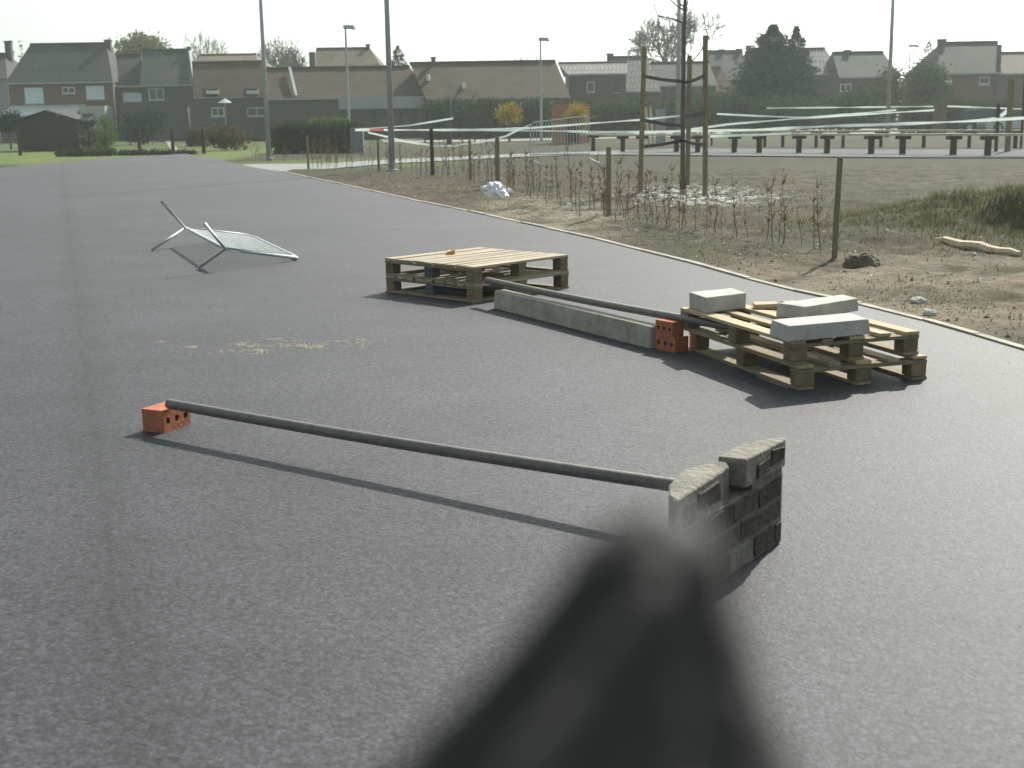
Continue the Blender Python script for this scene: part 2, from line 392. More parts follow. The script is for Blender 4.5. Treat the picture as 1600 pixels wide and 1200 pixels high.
def hz(x, y):
    d = (x - xe(y))*.62
    if d < .05: return -.03
    k = sstep(.06, .7, d)*(1-sstep(33, 39, y))
    n = noise.fractal(Vector((x*.9, y*.9, 3)), 1.0, 2.0, 4)*.055 + noise.fractal(Vector((x*4.2, y*4.2, 9)), 1.0, 2.0, 4)*.032
    h = .004 + k*(.035 + n)
    bank = math.exp(-((x-6.35)/1.55)**2)*sstep(15.1, 16.0, y+.12*(x-6))*(1-sstep(16.3, 19.5, y))
    h += bank*(.46 + .16*noise.noise(Vector((x*1.9, y*1.9, 0))) + .06*noise.noise(Vector((x*5, y*5, 0))))
    h += .10*math.exp(-((x-4.6)/.9)**2 - ((y-15.6)/.8)**2)
    return max(h, -.015) if d > .12 else max(h, -.02)
NX, NY = 230, 300
mb = MB(); idx = {}
ys = [3.5 + 37.5*(j/NY)**1.25 for j in range(NY+1)]
for j, y in enumerate(ys):
    x0 = xe(y)
    for i in range(NX+1):
        s = i/NX; x = x0 + .03 + 19.0*s**1.6
        mb.v.append(Vector((x, y, hz(x, y))))
for j in range(NY):
    for i in range(NX):
        a = j*(NX+1)+i; mb.f.append((a, a+1, a+NX+2, a+NX+1)); mb.mi.append(0)
tag(mb.build('verge', A_SOIL, smooth=True), kind='structure')
def sheet(name, pts, m, z=-.02):
    mb = MB(); n = [g(*q) for q in pts]; mb.v = [Vector((q.x, q.y, z)) for q in n]; mb.f = [tuple(range(len(n)))]; mb.mi = [0]
    return tag(mb.build(name, m), kind='structure')
sheet('path', [(352,257),(440,267.5),(520,262),(620,254),(800,244.5),(900,241),(1000,240),(1000,233),(800,240),(620,248),(500,254.5),(395,255.5)], PATHM)
sheet('paved_track', [(960,241),(1200,243),(1400,245),(1640,245),(1640,232),(1400,233),(1200,232),(1060,231),(985,234)], TRACKM, -.012)
sheet('sand_area', [(600,222),(760,221),(1000,215),(1010,208),(900,206),(790,207),(690,209),(590,214)], PALE, -.016)
sheet('gravel_area', [(1000,214),(1200,211),(1640,207),(1640,200),(1300,201),(1000,206)], PALE, -.018)
sheet('garden_path', [(253,213),(262,213),(284,240),(272,241)], PALE, -.014)

# sand spilt on the asphalt
mb = MB()
spots = [(400,549,26,5),(420,540,40,4),(385,537,22,3),(430,532,40,3),(505,540,46,6),(480,543,24,4),(540,536,34,4),(575,536,20,6),(585,539,9,4),(562,531,8,3),(250,535,12,2),(350,548,16,2),(318,552,12,2),(300,542,18,1.5)]
rnd = random.Random(3)
for (px, py, rx, ry) in spots:
    for k in range(int(rx*60)):
        a = rnd.gauss(0, .5)*rx; b = rnd.gauss(0, .5)*ry
        c = g(px+a, py+b)
        if rnd.random() > .22+1.5*noise.noise(Vector((c.x*7, c.y*6, 1)))+.8*noise.noise(Vector((c.x*22, c.y*16, 4))): continue
        r = rnd.uniform(.0008, .0042); hh = r*rnd.choice((.2, .3, .3, 1.1))
        n = 4; th = rnd.random()*6
        ring = [(c.x+r*math.cos(th+6.283*q/n)*rnd.uniform(.8,2.4), c.y+r*math.sin(th+6.283*q/n)*1.3, .0008) for q in range(n)]
        b0 = len(mb.v); mb.v += [Vector(q) for q in ring] + [Vector((c.x, c.y, .001+hh))]
        for q in range(n): mb.f.append((b0+q, b0+(q+1) % n, b0+n)); mb.mi.append(0)
tag(mb.build('spilt_sand', SAND), 'pale streaks of sand spilt on the asphalt', None, None, 'stuff')

# loose grit on the asphalt
mb = MB(); rnd = random.Random(12)
for i in range(900):
    if rnd.random() < .6:
        y = rnd.uniform(6, 30); x = xe(y)-abs(rnd.gauss(0, .35))
    else:
        y = 2.6+rnd.random()**1.6*16; x = rnd.uniform(-.55, .5)*y
        if x > xe(y)-.02: continue
    r = rnd.uniform(.002, .006); n = 4; th = rnd.random()*6; b0 = len(mb.v)
    mb.v += [Vector((x+r*math.cos(th+1.571*q)*rnd.uniform(.7,1.6), y+r*math.sin(th+1.571*q)*rnd.uniform(.7,1.6), .0006)) for q in range(n)] + [Vector((x, y, r*rnd.uniform(.2,.5)))]
    for q in range(n): mb.f.append((b0+q, b0+(q+1) % n, b0+n)); mb.mi.append(0)
tag(mb.build('loose_grit', mat('grit', (.15, .125, .095), .95, .75, 3, col2=(.34, .30, .24), world=True)), 'loose grit and soil crumbs scattered on the asphalt', None, None, 'stuff')
# ------------------------------------------------------------------ pallets
def frame(o, xdir):                                          # place a local object so its x axis follows xdir
    o.rotation_euler = (0, 0, math.atan2(xdir.y, xdir.x))
def pallet(label, L, W, H, boards, wood, loc, xdir, perimeter, flip=1, group=None, seed=1):
    rnd = random.Random(seed)
    t = thing('pallet', loc, label, 'pallet', group, world=False); frame(t, xdir)
    tb = .02; y = 0.0
    gw = [.5,1.8,.6,2.0,.5,1.9,.6,1.6] if perimeter else [1]*8; gw = gw[:len(boards)-1]
    gap = (W - sum(boards))/sum(gw)
    for bi, wd in enumerate(boards):                         # top boards run along x
        mb = MB(); sh = rnd.uniform(-.006, .006)
        mb.box(sh, L+sh, flip*y if flip > 0 else -(y+wd), flip*(y+wd) if flip > 0 else -y, H-tb, H+rnd.uniform(-.002, .003), .0022)
        mb.build('top_board', wood, t, bevel=.002); y += wd+gap*(gw[bi] if bi < len(gw) else 0)
    for x in (0, L/2-.05, L-.1):                             # stringer boards run along y
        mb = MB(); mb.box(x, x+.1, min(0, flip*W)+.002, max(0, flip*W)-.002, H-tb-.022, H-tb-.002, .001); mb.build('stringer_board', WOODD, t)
        for q, yy in enumerate((.004, W/2-.05, W-.104)):
            mb = MB(); y0 = flip*yy if flip > 0 else -(yy+.1)
            mb.box(x+.002, x+.098, y0, y0+.1, .02, H-tb-.024, .0015)
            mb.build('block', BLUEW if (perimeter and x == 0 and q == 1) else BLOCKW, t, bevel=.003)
    if perimeter:
        for x in (0, L/2-.05, L-.1):
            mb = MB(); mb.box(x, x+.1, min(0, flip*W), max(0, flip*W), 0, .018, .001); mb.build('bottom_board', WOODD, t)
        for yy in (.0, W-.1):
            for xa, xb in ((.104, L/2-.054), (L/2+.054, L-.104)):
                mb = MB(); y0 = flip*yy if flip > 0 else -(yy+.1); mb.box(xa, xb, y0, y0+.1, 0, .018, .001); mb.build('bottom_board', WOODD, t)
    else:
        for yy in (.0, W/2-.05, W-.1):
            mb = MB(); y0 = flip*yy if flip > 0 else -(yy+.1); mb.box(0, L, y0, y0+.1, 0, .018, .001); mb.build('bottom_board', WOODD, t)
    return t
PA, PB, PC = g(602,456), g(742,473), g(889,450)
bx = (PC-PB).normalized(); by = (PA-PB).normalized()
Lr, Wr, HR = (PC-PB).length, (PA-PB).length, .149
by_perp = Vector((-bx.y, bx.x, 0))
bd = [.115,.075,.105,.115,.07,.12,.075,.11,.115]
k = Wr*.85/sum(bd); bd = [q*k for q in bd]
pallet('lower pallet of the far stack lying flat on the asphalt', Lr, Wr, HR, bd, WOODG, PB, bx, True, 1, 'stacked wooden pallets', 2)
pallet('upper pallet of the far stack with closely set top boards', Lr, Wr, HR, bd, WOODG, PB + Vector((0,0,HR+.003)) + bx*.004 + by_perp*.008, bx, True, 1, 'stacked wooden pallets', 3)
FA, FB, FC = g(1074,545), g(1247,610), g(1431,587)
fx = (FA-FB).normalized(); fy = Vector((-fx.y, fx.x, 0)); Lf, Wf, HF = 1.42, .84, .138
fd = [.095,.075,.10,.075,.095]
pallet('lower pallet of the near stack lying flat on the asphalt', Lf, Wf, HF, fd, WOOD, FB, fx, False, -1, 'stacked wooden pallets', 5)
FB2 = g(1235,572,HF); fx2 = Matrix.Rotation(R(1.2), 3, 'Z') @ fx
FB2 = FB + fx*.02 - fy*(-.035) + Vector((0,0,HF+.004))
pallet('upper pallet of the near stack carrying concrete blocks on spaced boards', Lf-.02, Wf, HF, fd, WOOD, FB2, fx2, False, -1, 'stacked wooden pallets', 6)
ZT = 2*HF+.008
# concrete kerb stones on the near stack
def slab(name, label, tops, ztop, zbot, m, spread=(0, 0), cat='concrete block', group=None, bev=.006):
    P = [g(px, py, ztop) for px, py in tops]; c = sum(P, Vector())/len(P)
    t = thing(name, (c.x, c.y, zbot), label, cat, group)
    mb = MB(); mb.prism([(q.x, q.y) for q in P], zbot, ztop)
    o = mb.build('block_body', m, None, bevel=bev); return t, o, P
def stone(label, tops, ztop, zbot, m=CONC, flare=1.0, bev=.003, name='concrete_block', group='concrete blocks on the near pallet stack', sub=0):
    P = [g(px, py, ztop) for px, py in tops]
    c = sum(P, Vector())/len(P); c.z = zbot
    mb = MB(); n = len(P)
    lo = [c + (Vector((q.x, q.y, zbot))-c)*flare for q in P]
    mb.v = lo + P; mb.f = [tuple(range(n-1, -1, -1)), tuple(range(n, 2*n))] + [(i, (i+1) % n, n+(i+1) % n, n+i) for i in range(n)]; mb.mi = [0]*(n+2)
    o = mb.build(name, m, None, bevel=bev); ROOTS.append(o)
    # origin to the base
    o.data.transform(Matrix.Translation(-c)); o.location = c
    return tag(o, label, 'concrete block', group)
stone('small concrete block on the left corner of the near pallet stack', [(1077,456.5),(1103,465),(1166,457.5),(1144,450)], ZT+.10, ZT, group='concrete blocks on the near pallet stack')
stone('long pale concrete block with a slanted end lying at the back of the near pallets', [(1215,473.5),(1258,479.5),(1340,466),(1317,460)], ZT+.082, ZT+.001, flare=1.04)
stone('long pale concrete block on the near corner above the shadow of the near pallets', [(1206,499.5),(1233,509.5),(1357.5,498.5),(1328,488.5)], ZT+.088, ZT+.001, flare=1.05)
mb = MB(); a = g(1194,476,ZT+.02); mb.box(a.x-.07, a.x+.09, a.y-.05, a.y+.04, ZT+.001, ZT+.03, .006)
tag(mb.build('wood_offcut', WOOD, None, bevel=.003), 'short orange wood offcut lying behind the concrete blocks on the near pallets', 'wood piece')
mb = MB(); a = g(705,397,2*HR+.003); mb.box(a.x-.035, a.x+.03, a.y-.05, a.y+.05, 2*HR+.007, 2*HR+.04, .012)
tag(mb.build('wood_chip', mat('orange_wood_chip', (.55, .30, .10), .8, .2, 20), None, bevel=.004), 'small orange wood chip lying on the far pallet stack', 'wood piece')

# long concrete beam between the stacks
b0, b1 = g(771,482), g(1014,545.5); bz = .15
t0, t1 = g(776,458,bz), g(1022,517,bz)
d = (b1-b0).normalized(); nrm = Vector((-d.y, d.x, 0)); nrm = nrm if nrm.y > 0 else -nrm
o_ = thing('concrete_beam', b0, 'long low concrete beam lying between the two pallet stacks', 'beam')
mb = MB(); wdt = .12
mb.hexa([b0, b1, b1+nrm*wdt, b0+nrm*wdt] + [q+Vector((0,0,bz)) for q in (b0+nrm*.012, b1+nrm*.012, b1+nrm*(wdt-.012), b0+nrm*(wdt-.012))])
tag(mb.build('concrete_beam', CONCD, None, bevel=.006), 'long low concrete beam lying between the two pallet stacks', 'beam'); bpy.data.objects.remove(o_)

# bricks with perforations
def brick(label, loc, xdir, L, D, H, rows, cols, group='perforated orange bricks', z=0.0):
    t = thing('perforated_brick', Vector((loc.x, loc.y, z)), label, 'brick', group, world=False); frame(t, xdir)
    mb = MB(); rr = min(H/rows, L/cols)*.24
    # front face (y = 0) with real holes, made as a grid of cells
    NS = 10
    cw, chh = L/cols, H/rows
    for r in range(rows):
        for c in range(cols):
            x0, z0 = c*cw, r*chh; cx, cz = x0+cw/2, z0+chh/2
            corners = []
            for k2 in range(NS):
                a = 2*math.pi*(k2+.5)/NS
                dx, dz = math.cos(a), math.sin(a); s = min(cw/2/abs(dx), chh/2/abs(dz))
                corners.append((cx+dx*s, cz+dz*s))
            sq = [(x0+cw, z0+chh), (x0, z0+chh), (x0, z0), (x0+cw, z0)]
            base = len(mb.v)
            for k2 in range(NS):
                a = 2*math.pi*(k2+.5)/NS
                mb.v += [Vector((corners[k2][0], 0, corners[k2][1])), Vector((cx+rr*math.cos(a), 0, cz+rr*math.sin(a))), Vector((cx+rr*math.cos(a), D*.9, cz+rr*math.sin(a)))]
            for k2 in range(NS):
                p, q = base+3*k2, base+3*((k2+1) % NS)
                mb.f.append((p, q, q+1, p+1)); mb.mi.append(0)
                mb.f.append((p+1, q+1, q+2, p+2)); mb.mi.append(1)
            mb.f.append(tuple(base+3*k2+2 for k2 in range(NS))); mb.mi.append(1)
            # small corner triangles
            for (sx, sz) in sq:
                near = sorted(range(NS), key=lambda k3: (corners[k3][0]-sx)**2+(corners[k3][1]-sz)**2)[:2]
                b2 = len(mb.v); mb.v += [Vector((sx, 0, sz)), Vector((corners[near[0]][0], 0, corners[near[0]][1])), Vector((corners[near[1]][0], 0, corners[near[1]][1]))]
                mb.f.append((b2, b2+1, b2+2)); mb.mi.append(0)
    mb.quad((0,0,0),(0,D,0),(L,D,0),(L,0,0)); mb.quad((0,0,H),(L,0,H),(L,D,H),(0,D,H))
    mb.quad((0,0,0),(0,0,H),(0,D,H),(0,D,0)); mb.quad((L,0,0),(L,D,0),(L,D,H),(L,0,H)); mb.quad((0,D,0),(0,D,H),(L,D,H),(L,D,0))
    mb.build('brick_body', None, t, mats=[BRICK, HOLE]); return t
q0, q1 = g(257,677), g(298,663); BH = .115
brick('perforated orange brick under the left end of the near pipe', q0, q1-q0, (q1-q0).length, .135, BH, 1, 3)
q2, q3 = g(1024,545), g(1064,553)
brick('upper perforated orange brick of the pair beside the near pallets', q2, q3-q2, .165, .10, .098, 1, 3, z=.099)
brick('lower perforated orange brick of the pair beside the near pallets', q2, q3-q2, .19, .12, .098, 1, 3)

# pipes
def pipe(label, a, b, r, m=STEELP):
    d = (b-a); n = 14
    mb = MB(); t = d.normalized()
    sag = [a + d*(i/8) + Vector((0, 0, -.012*math.sin(math.pi*i/8))) for i in range(9)]
    mb.tube(sag, r, n, cap=False); mb.tube(list(reversed(sag)), r*.86, n, cap=False)
    for e, ot in ((0, 8), (8, 0)):
        pass
    b0 = 0; e0 = 8*n; i0 = 9*n; ie = 9*n+8*n
    for k in range(n):
        k2 = (k+1) % n
        # inner ring runs the other way round: match by nearest vertex
        pass
    o = mb.build('steel_pipe', m, None, smooth=True); ROOTS.append(o)
    c = Vector((a.x, a.y, min(a.z, b.z)-r)); o.data.transform(Matrix.Translation(-c)); o.location = c
    return tag(o, label, 'pipe', 'grey pipes on the asphalt')
pr = .0255
pa = g(264,631,BH+pr); pb = g(1100,765,.175)
pipe('long grey pipe reaching from a brick to the broken masonry', pa, pb, pr)
pc = g(772,440,.20); pd = g(1150,512,.225)
pipe('long grey pipe running between the two pallet stacks above the beam', pc + (pc-pd).normalized()*.12, pd, .027)

# broken masonry
ZS = .385
mt = thing('masonry_chunk', g(1160,880), 'broken grey masonry chunk of old bricks standing at the end of the near pipe', 'masonry')
def chunk(name, pts, z0, z1, m=STONE, bev=.004, j=.004):
    P = [g(px, py, z1) for px, py in pts]; mb = MB(); mb.prism([(q.x, q.y) for q in P], z0, z1)
    return mb.build(name, m, mt, bevel=bev)
cr = chunk('top_block', [(1122,713),(1167,718),(1228,686),(1224,682),(1160,691)], .285, ZS)
chunk('top_block', [(1045,757),(1045,773),(1057,782),(1131,735),(1127,727),(1106,723),(1085,728.5),(1065,735)], .255, ZS-.004, bev=.005)
chunk('step_block', [(1107,728),(1126,737),(1139,729),(1135,722),(1121,720)], .255, .372, MORTAR)
fl, fr = g(1053,781,ZS), g(1228,687,ZS); fl.z = fr.z = 0
fd_ = (fr-fl); FLn = fd_.length; fd_.normalize(); fn = Vector((fd_.y, -fd_.x, 0)); fn = fn if fn.y < 0 else -fn
mb = MB(); back = -fn*.15
q = [fl+fn*-.012+fd_*.012, fr+fn*-.012, g(1224.5,682.5,ZS), g(1160,692,ZS), g(1122,714,ZS), g(1066,735,ZS), g(1049,756,ZS)]
mb.prism([(v.x, v.y) for v in q], 0, .262); mb.build('mortar_core', MORTAR, mt, bevel=.004)
mb = MB(); q = [fl+fd_*(FLn*.70)+fn*-.012, fr+fn*-.012, fr+back*.7, fl+fd_*(FLn*.70)+back*.7]
mb.hexa([Vector((v.x, v.y, .262)) for v in q] + [Vector((v.x, v.y, .284)) for v in q]); mb.build('mortar_bed', MORTAR, mt)
rnd = random.Random(11); z = .004
rows = [.088, .082, .086]
for ri, hh in enumerate(rows):
    x = .012
    while x < FLn-.02:
        wd = rnd.uniform(.15, .23) if rnd.random() < .7 else .10
        wd = min(wd, FLn-x)
        if FLn - (x+wd) < .04: wd = FLn-x
        pr_ = rnd.uniform(-.0095, -.006)
        a0 = fl+fd_*(x+.007); a1 = fl+fd_*(x+wd-.007); za, zb = z+.006, z+hh-.007
        j = lambda: Vector((rnd.uniform(-.004,.004), rnd.uniform(-.001,.001), rnd.uniform(-.005,.005)))
        mb = MB(); inn = fn*-.03; ou = fn*pr_
        cc = [a0+ou, a1+ou, a1+inn, a0+inn]
        mb.hexa([Vector((v.x, v.y, za))+j() for v in cc] + [Vector((v.x, v.y, zb))+j() for v in cc])
        mb.build('brick', OLDBRICK if rnd.random() < .85 else MORTAR, mt, bevel=.003)
        x += wd
    z += hh
# rough lumps on the left stone's face and the right stone's face
for (sa, sb, za, zb) in ((.02,.17,.275,.345),(.20,.38,.300,.362),(.72,.84,.300,.352),(.86,.985,.318,.368)):
    a0, a1 = fl+fd_*(FLn*sa), fl+fd_*(FLn*sb); cc = [a0+fn*.0015, a1+fn*.0015, a1-fn*.03, a0-fn*.03]
    j = lambda: Vector((rnd.uniform(-.004,.004), 0, rnd.uniform(-.006,.006)))
    mb = MB(); mb.hexa([Vector((v.x, v.y, za))+j() for v in cc]+[Vector((v.x, v.y, zb))+j() for v in cc]); mb.build('brick', OLDBRICK, mt, bevel=.003)
for i in range(0):
    s = rnd.random(); zz = rnd.uniform(.27, .36)
    if .40 < s < .66: continue
    c = fl + fd_*(FLn*s) + fn*rnd.uniform(-.012, -.006); mb = MB()
    mb.box(c.x-.02, c.x+.02, c.y-.012, c.y+.012, zz-.018, zz+.015, .009); mb.build('mortar_lump', MORTAR, mt, bevel=.006)

# ------------------------------------------------------------------ fallen barrier panel
J1, J2 = at(290,356,1), at(352,389,1)
T1, T2, KK2, KK1 = g(238,392), g(310,421), g(467,403.5,.02), g(392,368,.02)
hj = .225
J1, J2 = g(290,356,hj), g(352,389,hj)
U1, U2 = None, None
fb = thing('crowd_barrier', (T1+T2)/2, 'fallen galvanised crowd barrier lying on the asphalt with its feet in the air', 'barrier')
axis = (J1-J2).normalized()
def plane_pt(px, py, p0, n):                                 # where a view ray meets the plane of a foot
    d = ray(px, py); return EYE + d*((p0-EYE).dot(n)/d.dot(n))
U1 = plane_pt(251.5, 314, J1, axis); U2 = plane_pt(319.5, 349, J2, axis)
for (T, J, U) in ((T1, J1, U1), (T2, J2, U2)):
    mb = MB(); T_ = Vector((T.x, T.y, .02)); mb.tube([T_, J, U], .02, 8); mb.build('foot', GALV, fb, smooth=True)
mb = MB()
edge_ = lambda a, b, t: a+(b-a)*t
cr1 = [J1, edge_(J1, KK1, .8), edge_(J1, KK1, .93)+(KK2-KK1)*.02, KK1+(KK2-KK1)*.10, edge_(KK1, KK2, .88), KK2+(J2-KK2)*.03, edge_(J2, KK2, .9), J2]
mb.tube(cr1 + [J1], .019, 8); mb.build('panel_frame', GALV, fb, smooth=True)
nb = 30
for i in range(1, nb):
    t = i/nb
    a = edge_(J1, J2, t); b = edge_(KK1, KK2, t)
    if t < .1: b = edge_(a, b, .9+t)
    mb = MB(); mb.tube([a, b], .005, 5, cap=False); mb.build('bar', GALVD, fb)
mb = MB()
for i in range(1, 22):
    t = i/22; a = edge_(J1, KK1, t); b = edge_(J2, KK2, t); mb.tube([a+Vector((0,0,.008)), b+Vector((0,0,.008))], .0018, 4, cap=False)
mb.build('wire_mesh', GALVD, fb)

# ------------------------------------------------------------------ dark cloth close to the lens
cx0 = at(1022, 800, .19)
ct = thing('cloth_cover', Vector((cx0.x-.01, cx0.y, 0)), 'blurred black folded cloth cover rising to a point right in front of the camera', 'cloth cover')
mb = MB(); n = 48; rings = []
pw = [(800,1022,6),(806,1024,54),(830,1022,86),(870,1010,116),(909,1000,138),(1000,982,188),(1090,962,244),(1162,946,292),(1200,938,318),(1320,900,385),(1500,870,460)]
prof = [(py, px, hw/FPX*.19*1.07) for py, px, hw in pw]
cen = []
for (py, px, r) in prof:
    c = at(px, py, .19 - (py-800)*.00004); cen.append((c, r))
lastc, lastr = cen[-1]
for i in range(1, 9):
    s = i/8; cen.append((Vector((lastc.x-.012*s, lastc.y+.01*s, lastc.z*(1-s)+.0*s)), lastr+.05*s))
for ci, (c, r) in enumerate(cen):
    b = len(mb.v)
    amp = .20 if ci > 3 else .06
    for k in range(n):
        a = 2*math.pi*k/n
        rr = r*(1 - amp*.5 + amp*.5*math.cos(5*a + R(300 + 225*min(1, ci/7))) + .05*math.sin(11*a+ci*.3))
        mb.v.append(Vector((c.x+rr*math.cos(a), c.y+rr*.8*math.sin(a), c.z)))
for i in range(len(cen)-1):
    for k in range(n):
        k2 = (k+1) % n; mb.f.append((i*n+k, i*n+k2, (i+1)*n+k2, (i+1)*n+k)); mb.mi.append(0)
mb.f.append(tuple(range(n))); mb.mi.append(0)
mb.build('cloth_folds', CLOTH, ct, smooth=True)
mb = MB(); P = []; rr = []
for py, px, hw, br in ((896,1036,12,80),(925,1028,28,104),(960,1008,40,125),(1000,988,47,148),(1090,930,58,203),(1162,884,64,250),(1200,860,68,276),(1320,790,75,345),(1420,750,70,380)):
    P.append(at(px, py, .187-br/FPX*.19*1.0)); rr.append(hw/FPX*.17)
mb.tube(P, rr, 14); mb.build('raised_fold', mat('lit_fold_fabric', (.040, .0385, .0375), .85, .25, 60, .3, 200), ct, smooth=True)  # light on the fold put into a paler grey than the black cloth

# ------------------------------------------------------------------ verge objects
def gz(px, py):                                              # point on the bumpy verge
    p = g(px, py)
    for _ in range(4): p = g(px, py, hz(p.x, p.y))
    return p
def post(name, px, pyb, pyt, rad, label, group, cat='post', m=POSTW, lean=0):
    b = gz(px, pyb); hgt = (pyb-pyt)/FPX*b.y*1.03
    t_ = thing(name, b, label, cat, group); mb = MB()
    top = b+Vector((lean, 0, hgt))
    mb.tube([b-Vector((0,0,.25)), b+Vector((lean*.5,0,hgt*.5)), top-Vector((0,0,.012)), top], [rad, rad*.98, rad*.95, rad*.8], 10)
    mb.build('post_shaft', m, None); o = bpy.context.scene.objects[-1]
    bpy.data.objects.remove(t_); ROOTS[:] = [r for r in ROOTS if r is not t_] if False else ROOTS
    o.name = name; o.data.transform(Matrix.Translation(-b)); o.location = b
    return tag(o, label, cat, group), b, top
PG = 'wooden posts along the young hedge'
post('wooden_post', 1303, 402, 252, .03, 'round wooden post nearest the dark stone, rightmost along the young hedge', PG, lean=.03)
post('wooden_post', 951, 339, 235, .04, 'round wooden post standing just left of the staked young tree', PG)
post('wooden_post', 778, 293, 218, .05, 'wooden post standing right behind the white plastic bag', PG)
post('wooden_post', 676, 278, 205, .05, 'dark wooden post just right of the thick grey lamp mast', PG, m=DARKW)
post('wooden_post', 482, 263, 214, .04, 'leftmost wooden post of the young hedge beside the path corner', PG)
post('wooden_post', 592, 268, 222, .035, 'slim stake just left of the thick grey lamp mast', PG)
post('wooden_post', 735, 282, 222, .035, 'slim stake between the dark post and the white plastic bag', PG)

# saplings of the young hedge
def sapling(seed, leafy):
    rnd = random.Random(seed)
    t_ = thing('hedge_sapling', (0, 0, -50), 'x', 'sapling', world=False)
    mb = MB(); lf = MB(); H = 1.0
    pts = [Vector((0, 0, -.08))]
    for i in range(6): pts.append(Vector((pts[-1].x+rnd.uniform(-.035,.035), pts[-1].y+rnd.uniform(-.035,.035), H*(i+1)/6)))
    mb.tube(pts, [.0075,.007,.006,.005,.004,.003,.002], 5, cap=False)
    for k in range(9):
        i = rnd.randint(2, 5); p = pts[i]; a = rnd.random()*6.28; l = rnd.uniform(.08, .22)
        e = p+Vector((math.cos(a)*l*.6, math.sin(a)*l*.6, l*.8)); mid = (p+e)/2+Vector((rnd.uniform(-.02,.02), 0, -.01))
        mb.tube([p, mid, e], [.004, .003, .0015], 4, cap=False)
        for q in range(int(leafy*rnd.random()*3.2)):
            c = p+(e-p)*rnd.random()+Vector((rnd.uniform(-.02,.02),)*3); s = rnd.uniform(.009, .022)
            u = Vector((rnd.uniform(-1,1), rnd.uniform(-1,1), rnd.uniform(-1,1))).normalized(); v = u.orthogonal().normalized()
            lf.quad(c-u*s, c-v*s*.6, c+u*s, c+v*s*.6)
    for q in range(int(leafy*4)):
        c = pts[rnd.randint(1, 6)]+Vector((rnd.uniform(-.03,.03), rnd.uniform(-.03,.03), rnd.uniform(-.06,.06))); s = rnd.uniform(.009, .021)
        u = Vector((rnd.uniform(-1,1), rnd.uniform(-1,1), rnd.uniform(-1,1))).normalized(); v = u.orthogonal().normalized()
        lf.quad(c-u*s, c-v*s*.6, c+u*s, c+v*s*.6)
    mb.build('stem', STEM, t_); lf.build('leaves', DEADLEAF, t_)
    return t_
protos = [sapling(20+i, [1.2, 2.2, 3.4, 4.6, 2.8][i]) for i in range(5)]
rnd = random.Random(5)
LEAFY = ['nearly bare', 'thinly leaved', 'fairly leafy', 'densely leaved', 'half leaved']
def put_sap(px, py, hpx, label):
    p = gz(px, py); H = hpx/FPX*p.y; i = rnd.randrange(5)
    dup(protos[i], p, rnd.random()*6.28, LEAFY[i]+' '+label, 'young hedge saplings', H)
# hedge line base in the photo: (1300,402) ... (485,264)
def base_y(px):
    T = [(480,262),(560,264),(640,272),(700,283),(760,295),(860,322),(960,346),(1060,362),(1160,375),(1260,390),(1310,402)]
    for (a, b), (c, d) in zip(T[:-1], T[1:]):
        if a <= px <= c: return b+(d-b)*(px-a)/(c-a)
    return T[-1][1]
ORD = ['next', 'second', 'third', 'fourth', 'fifth', 'sixth', 'seventh', 'eighth', 'ninth', 'tenth', 'eleventh']
for px, hp in ((1283,118),(1272,88),(1252,70),(1222,110),(1216,85),(1208,112),(1196,92),(1168,72),(1152,95),(1146,70),(1128,60)):
    put_sap(px, base_y(px)-3, hp, 'hedge sapling, '+ORD.pop(0)+' to the left of the rightmost wooden post')
for i in range(46):
    px = rnd.uniform(845, 1125); put_sap(px, base_y(px)+rnd.uniform(-16, 2), rnd.uniform(48, 92), 'reddish hedge sapling in front of the staked young tree')
for i in range(58):
    px = rnd.uniform(690, 850); put_sap(px, base_y(px)+rnd.uniform(-20, -2), rnd.uniform(34, 66), 'brown leaved hedge sapling near the white plastic bag')
for i in range(62):
    px = rnd.uniform(484, 690); put_sap(px, base_y(px)+rnd.uniform(-8, 4), rnd.uniform(22, 48), 'small hedge sapling along the path beside the grey lamp mast')
for i in range(22):
    px = rnd.uniform(395, 520); put_sap(px, rnd.uniform(244, 252), rnd.uniform(20, 34), 'small hedge sapling beyond the path by the garden hedge')
for p_ in protos:
    for c in list(p_.children): bpy.data.objects.remove(c)
    ROOTS.remove(p_); bpy.data.objects.remove(p_)

# staked young tree
tb_ = gz(1067, 298)
def htop(px, py, Y): return at(px, py, Y)
yt = thing('young_tree', tb_, 'bare young tree with a thin trunk held between three wooden stakes', 'tree')
mb = MB(); T_top = at(1072, -60, tb_.y)
trunk = [tb_-Vector((0,0,.2)), at(1067,200,tb_.y), at(1068,100,tb_.y), at(1070,20,tb_.y), T_top]
mb.tube(trunk, [.052,.048,.044,.038,.03], 9); mb.build('trunk', BARK, yt, smooth=True)
def limb(pts, r): 
    mb = MB(); P = [at(px, py, tb_.y+dy) for px, py, dy in pts]; mb.tube(P, [r*(1-.75*i/(len(P)-1)) for i in range(len(P))], 6, cap=False); mb.build('branch', BARK, yt)
limb([(1069,36,0),(1052,30,-.1),(1027,24,-.2),(1022,5,-.25),(1018,-15,-.3)], .02)
limb([(1069,16,0),(1056,8,.1),(1040,-8,.2),(1030,-30,.3)], .02)
limb([(1070,12,0),(1058,2,-.2),(1052,-20,-.3)], .018)
limb([(1070,14,0),(1074,6,.1),(1077,-12,.2),(1080,-35,.25)], .018)
limb([(1027,24,-.2),(1042,32,-.1),(1040,20,0),(1034,12,0)], .009)
limb([(1071,-30,0),(1060,-60,.1),(1050,-110,.2)], .02)
limb([(1072,-55,0),(1082,-100,-.1),(1084,-150,-.2)], .024)
SG = 'stakes round the young tree'
_, sA, tA = post('tree_stake', 1000, 302, 88, .05, 'left wooden stake of the three round the young tree', SG, 'stake', lean=.07)
